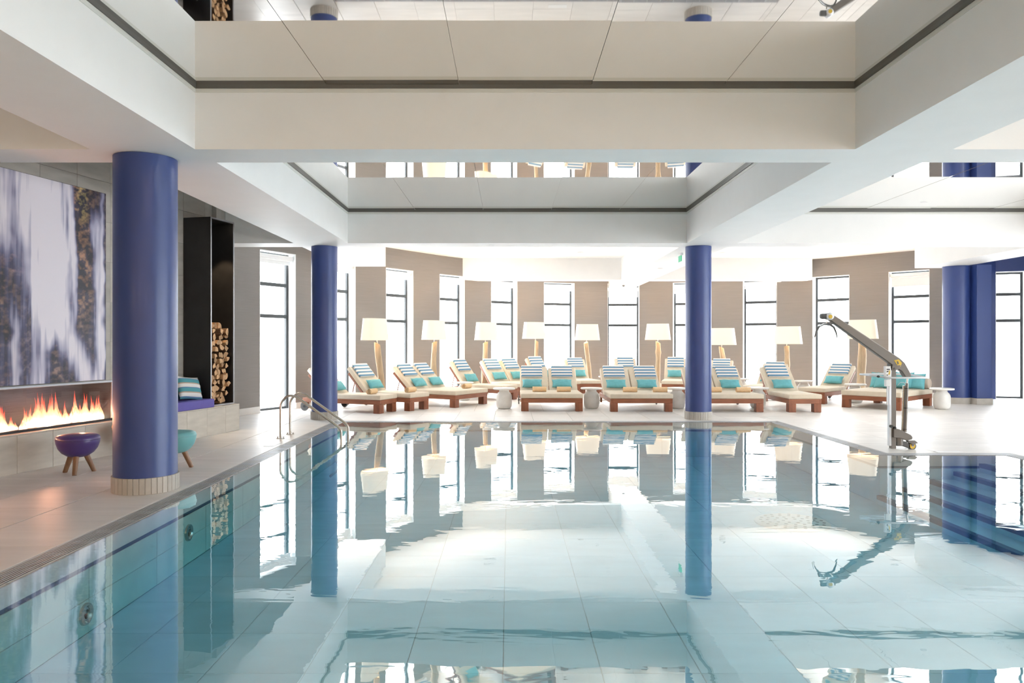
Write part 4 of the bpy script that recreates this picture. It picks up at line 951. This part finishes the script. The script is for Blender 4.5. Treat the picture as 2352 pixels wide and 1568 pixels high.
# handle loop round the mast
z_ = EYE-(867-VY)/HS
hb = fillet([(-.24, .20, z_+.025), (-.30, .42, z_+.03), (.40, .42, z_+.03), (.437, .12, z_+.01), (.437, -.045, z_), (-.10, -.045, z_-.0), (-.30, .10, z_+.03)], .05, 4)
link('handle_bar', MB().tube(hb, .0135, 10).mesh('handle_bar', M_alu, smooth=True), hoist)
disc(2018.5, 864.5, .016, .0, .03, M_rubber, 'grip_knob', hoist)
# control box and battery
bxx = hp(2038.5, 856)
cb = link('control_box', MB().box(-.042, .036, -.05, .0, -.085, .095).mesh('control_box', M_wpl, bevel=.006), hoist, loc=bxx+Vector((0, .03, 0)))
def bit(pts, mat, name):
    vs = [(p_[0], -.0515, p_[1]) for p_ in pts]+[(p_[0], -.0498, p_[1]) for p_ in pts]; n = len(pts)
    link(name, MB().add(vs, [tuple(range(n)), tuple(range(n, 2*n))[::-1]]+[(i, n+i, n+(i+1) % n, (i+1) % n) for i in range(n)]).mesh(name, mat), cb)
bit([(-.022, .042), (.022, .042), (.022, .056), (-.022, .056)], M_black, 'symbol'); bit([(-.024, .008), (-.002, .014), (.008, .03), (-.006, .03), (-.024, .02)], M_black, 'symbol')
bit([(0, -.03), (.026, -.018), (.026, .034), (.012, .034)], M_yel, 'yellow_label'); bit([(-.022, -.038), (-.008, -.038), (-.008, -.022), (-.022, -.022)], M_black, 'symbol')
link('battery', MB().box(-.035, .032, -.05, 0, -.19, -.095).mesh('battery', M_wpl, bevel=.006), hoist, loc=bxx+Vector((0, .03, 0)))
for px in (2038, 2042.5): link('guide_rod', MB().tube([hp(px, 882, .0), hp(px, 930, .0)], .011, 10).mesh('guide_rod', M_alu, smooth=True), hoist)
disc(2044, 978, .020, -.06, -.01, M_rubber, 'lock_knob', hoist); disc(2054, 982, .017, -.03, 0, M_rubber, 'lock_knob', hoist)
plate([(2050, 984), (2060, 984), (2066, 986), (2078, 992), (2090, 998), (2094, 1003), (2093, 1008), (2081, 1011), (2066, 1005), (2050, 1004)], -.03, .10, M_hoist, 'foot_bracket', hoist, .006)
link('foot_drum', MB().lathe([(.055, 0), (.055, .11)], 20, Matrix.Translation(hp(2068, 1022, .04))).mesh('foot_drum', M_hoist, smooth=True), hoist)
plate([(2060, 1014), (2082, 1014), (2092, 1024), (2090, 1030), (2074, 1024), (2060, 1024)], .0, .08, M_tyre, 'caster_arm', hoist, .006)
cw = disc(2096, 1024, .055, .0, .05, M_tyre, 'caster', hoist); disc(2096, 1024, .038, -.004, .0, M_yel, 'caster_hub', hoist); disc(2096, 1024, .012, -.012, -.004, M_steel, 'axle_bolt', hoist)
plate([(2085, 1011), (2101, 1011), (2108, 1017), (2100, 1019), (2099, 1023), (2093, 1023), (2093, 1018), (2086, 1016)], -.012, .055, M_hoist, 'brake_pedal', hoist, .002)
link('floor_plate', MB().lathe([(.0, 0), (.12, 0), (.12, .01), (0, .01)], 28).mesh('floor_plate', M_wpl, smooth=True), hoist, loc=(.08, .06, 0))
# spreader bar
sp_ = thing('spreader_bar', 'curved black and grey spreader bar hanging from the hoist boom tip', 'hanger', (hx0, HY+.03, 0))
link('hook_link', MB().tube([hp(1901, 736), hp(1901, 745)], .007, 8).mesh('hook_link', M_steel), sp_)
arc = [(1863, 774), (1868, 762), (1877, 750), (1890, 744.5), (1901, 744), (1913, 745.5), (1924, 751), (1931, 762), (1935.5, 776)]
link('curved_bar', MB().tube([hp(a_, b_, (a_-1901)*.004) for a_, b_ in arc], .012, 10, rads=[.007, .011, .014, .016, .018, .016, .014, .011, .006]).mesh('curved_bar', M_tyre, smooth=True), sp_)
link('pale_strip', MB().tube([hp(a_, b_-1.6, (a_-1901)*.004-.008) for a_, b_ in arc[2:7]], .006, 8).mesh('pale_strip', M_alu, smooth=True), sp_)
link('end_hook', MB().tube([hp(1863, 774, -.15), hp(1861, 779, -.15), hp(1858.7, 777, -.15), hp(1861, 763, -.15)], .005, 8).mesh('end_hook', M_alu, smooth=True), sp_)

# ================================================================== SMALL FITTINGS
def small(name, label, cat, x, y, z, me, group=None, rz=0):
    o = link(name, me, loc=(x, y, z), rot=(0, 0, rz)); o['label'] = label; o['category'] = cat
    if group: o['group'] = group
    return o
lid = MB().box(-.18, .18, -.07, .07, 0, .004).mesh('skimmer_lid', M_wpl, bevel=.0015, seg=1)
for x, y, rz, lb in ((-3.47, 10.85, PI/2, 'white plate in the deck in front of the steel handrails'), (.94, 14.32, 0, 'white plate in the deck at the far pool edge below the first double lounger'),
                     (5.28, 12.75, PI/2, 'white plate in the deck along the right pool edge'), (6.02, 10.13, 0, 'white plate in the deck right of the hoist')):
    small('skimmer_lid', lb, 'deck plate', x, y, 0.0, lid, 'white plates in the deck', rz)
# pool floor outlet
dr = thing('pool_outlet', 'round white perforated outlet cover on the pool floor at the right', 'drain cover', (3.37, 8.81, PD))
link('cover', MB().lathe([(0, 0), (.43, 0), (.43, .010), (.41, .022), (0, .03)], 48).mesh('cover', M_wpl, smooth=True), dr)
hm = MB().lathe([(0, 0), (.020, 0), (.020, .0015), (0, .0015)], 12).mesh('hole', M_tyre)
for ring_, cnt in ((.10, 6), (.19, 11), (.28, 16), (.355, 20)):
    for k in range(cnt):
        a = 2*PI*k/cnt+ring_*9; link('hole', hm, dr, loc=(ring_*math.cos(a), ring_*math.sin(a), .0225+.008*(1-ring_/.41)))
jet = MB().lathe([(0, 0), (.03, 0), (.034, .012), (.05, .008), (.062, .02), (.078, .018), (.082, 0)], 24, Matrix.Rotation(PI/2, 4, 'Y')).mesh('water_inlet', M_steel, smooth=True)
small('water_inlet', 'steel inlet nozzle on the left pool wall below the niche reflection', 'nozzle', PX0, 7.2, -.35, jet, 'pool wall inlets')
small('water_inlet', 'steel inlet nozzle low on the left pool wall nearer the camera', 'nozzle', PX0, 5.45, -.50, jet, 'pool wall inlets')
dl_ring = MB().lathe([(.035, -.003), (.055, -.006), (.06, 0), (.035, 0)], 24).mesh('trim_ring', M_wpl, smooth=True)
dl_disc = MB().lathe([(0, -.002), (.035, -.002), (.035, 0), (0, 0)], 20).mesh('glow_disc', M_lampglow)
DL = [(-2.43, 18.0, ZC, 'in front of the third window'), (0.0, 18.0, ZC, 'over the left marble table'), (2.42, 18.0, ZC, 'over the middle front double'), (-.02, 20.3, ZC, 'left of centre in the far ceiling'), (2.41, 20.3, ZC, 'right of centre in the far ceiling'),
      (7.35, 20.6, ZC, 'before the right cross beam'), (7.35, 18.0, ZC, 'over the right loungers'), (7.4, 13.2, ZM, 'in the right mirror ceiling'), (-.33, 14.28, ZB, 'under the second cross beam'), (7.7, 14.28, ZB, 'under the second cross beam at the right')]
for x, y, z, lb in DL:
    t_ = thing('downlight', 'small round recessed downlight '+lb, 'downlight', (x, y, z), 0, 'recessed ceiling downlights')
    link('trim_ring', dl_ring, t_); link('glow_disc', dl_disc, t_)
    l = bpy.data.lights.new('downlight_spot', 'SPOT'); l.energy = 18; l.color = (1, .85, .66); l.spot_size = 1.6; l.shadow_soft_size = .03
    o = bpy.data.objects.new('downlight_spot', l); o.location = (x, y, z-.02); COL.objects.link(o)
spk = MB().lathe([(0, -.008), (.085, -.008), (.09, -.004), (.09, 0), (0, 0)], 28).mesh('speaker', M_base, smooth=True)
small('ceiling_speaker', 'pale round ceiling speaker left of the long beam', 'speaker', 2.0, 20.7, ZC, spk, 'ceiling speakers'); small('ceiling_speaker', 'pale round ceiling speaker right of the long beam', 'speaker', 6.0, 20.8, ZC, spk, 'ceiling speakers')
def vent(x, y, lb):
    t_ = thing('ceiling_vent', lb, 'vent', (x, y, ZC)); link('vent_frame', MB().box(-.18, .18, -.06, .06, -.008, 0).mesh('vent_frame', M_wpl, bevel=.003, seg=1), t_)
    for k in range(3): link('slot', MB().box(-.15, .15, -.006, .006, -.0095, -.008).mesh('slot', M_tyre), t_, loc=(0, -.03+.03*k, 0))
vent(-.48, 18.6, 'white slotted ceiling vent at the left'); vent(9.75, 18.6, 'white slotted ceiling vent at the right')
t_ = thing('security_camera', 'small dome camera under the far end of the long beam', 'camera', (3.70, 23.9, ZB)); link('mount', MB().lathe([(.055, -.03), (.055, 0)], 20).mesh('mount', M_wpl), t_); link('dome', MB().lathe([(0, -.085), (.025, -.078), (.042, -.055), (.046, -.03), (0, -.03)], 20).mesh('dome', M_tyre, smooth=True), t_)
t_ = thing('exit_sign', 'small green exit sign hanging under the long beam by the back right column', 'sign', (3.62, 15.65, ZB)); link('housing', MB().box(-.03, .03, -.16, .16, -.05, 0).mesh('housing', M_wpl, bevel=.006), t_); link('sign_face', MB().box(-.006, .006, -.14, .14, -.17, -.05).mesh('sign_face', M_greenx), t_)
small('emergency_light', 'white emergency light box under the right far cross beam', 'light', 8.1, 22.4, ZB-.045, MB().box(-.13, .13, -.05, .05, 0, .045).mesh('emergency_light', M_wpl, bevel=.01))
small('smoke_detector', 'flat round smoke detector under the long beam', 'detector', 3.83, 18.7, ZB, MB().lathe([(0, -.03), (.05, -.03), (.075, -.012), (.08, 0), (0, 0)], 24).mesh('smoke_detector', M_wpl, smooth=True))
bpy.context.view_layer.update()
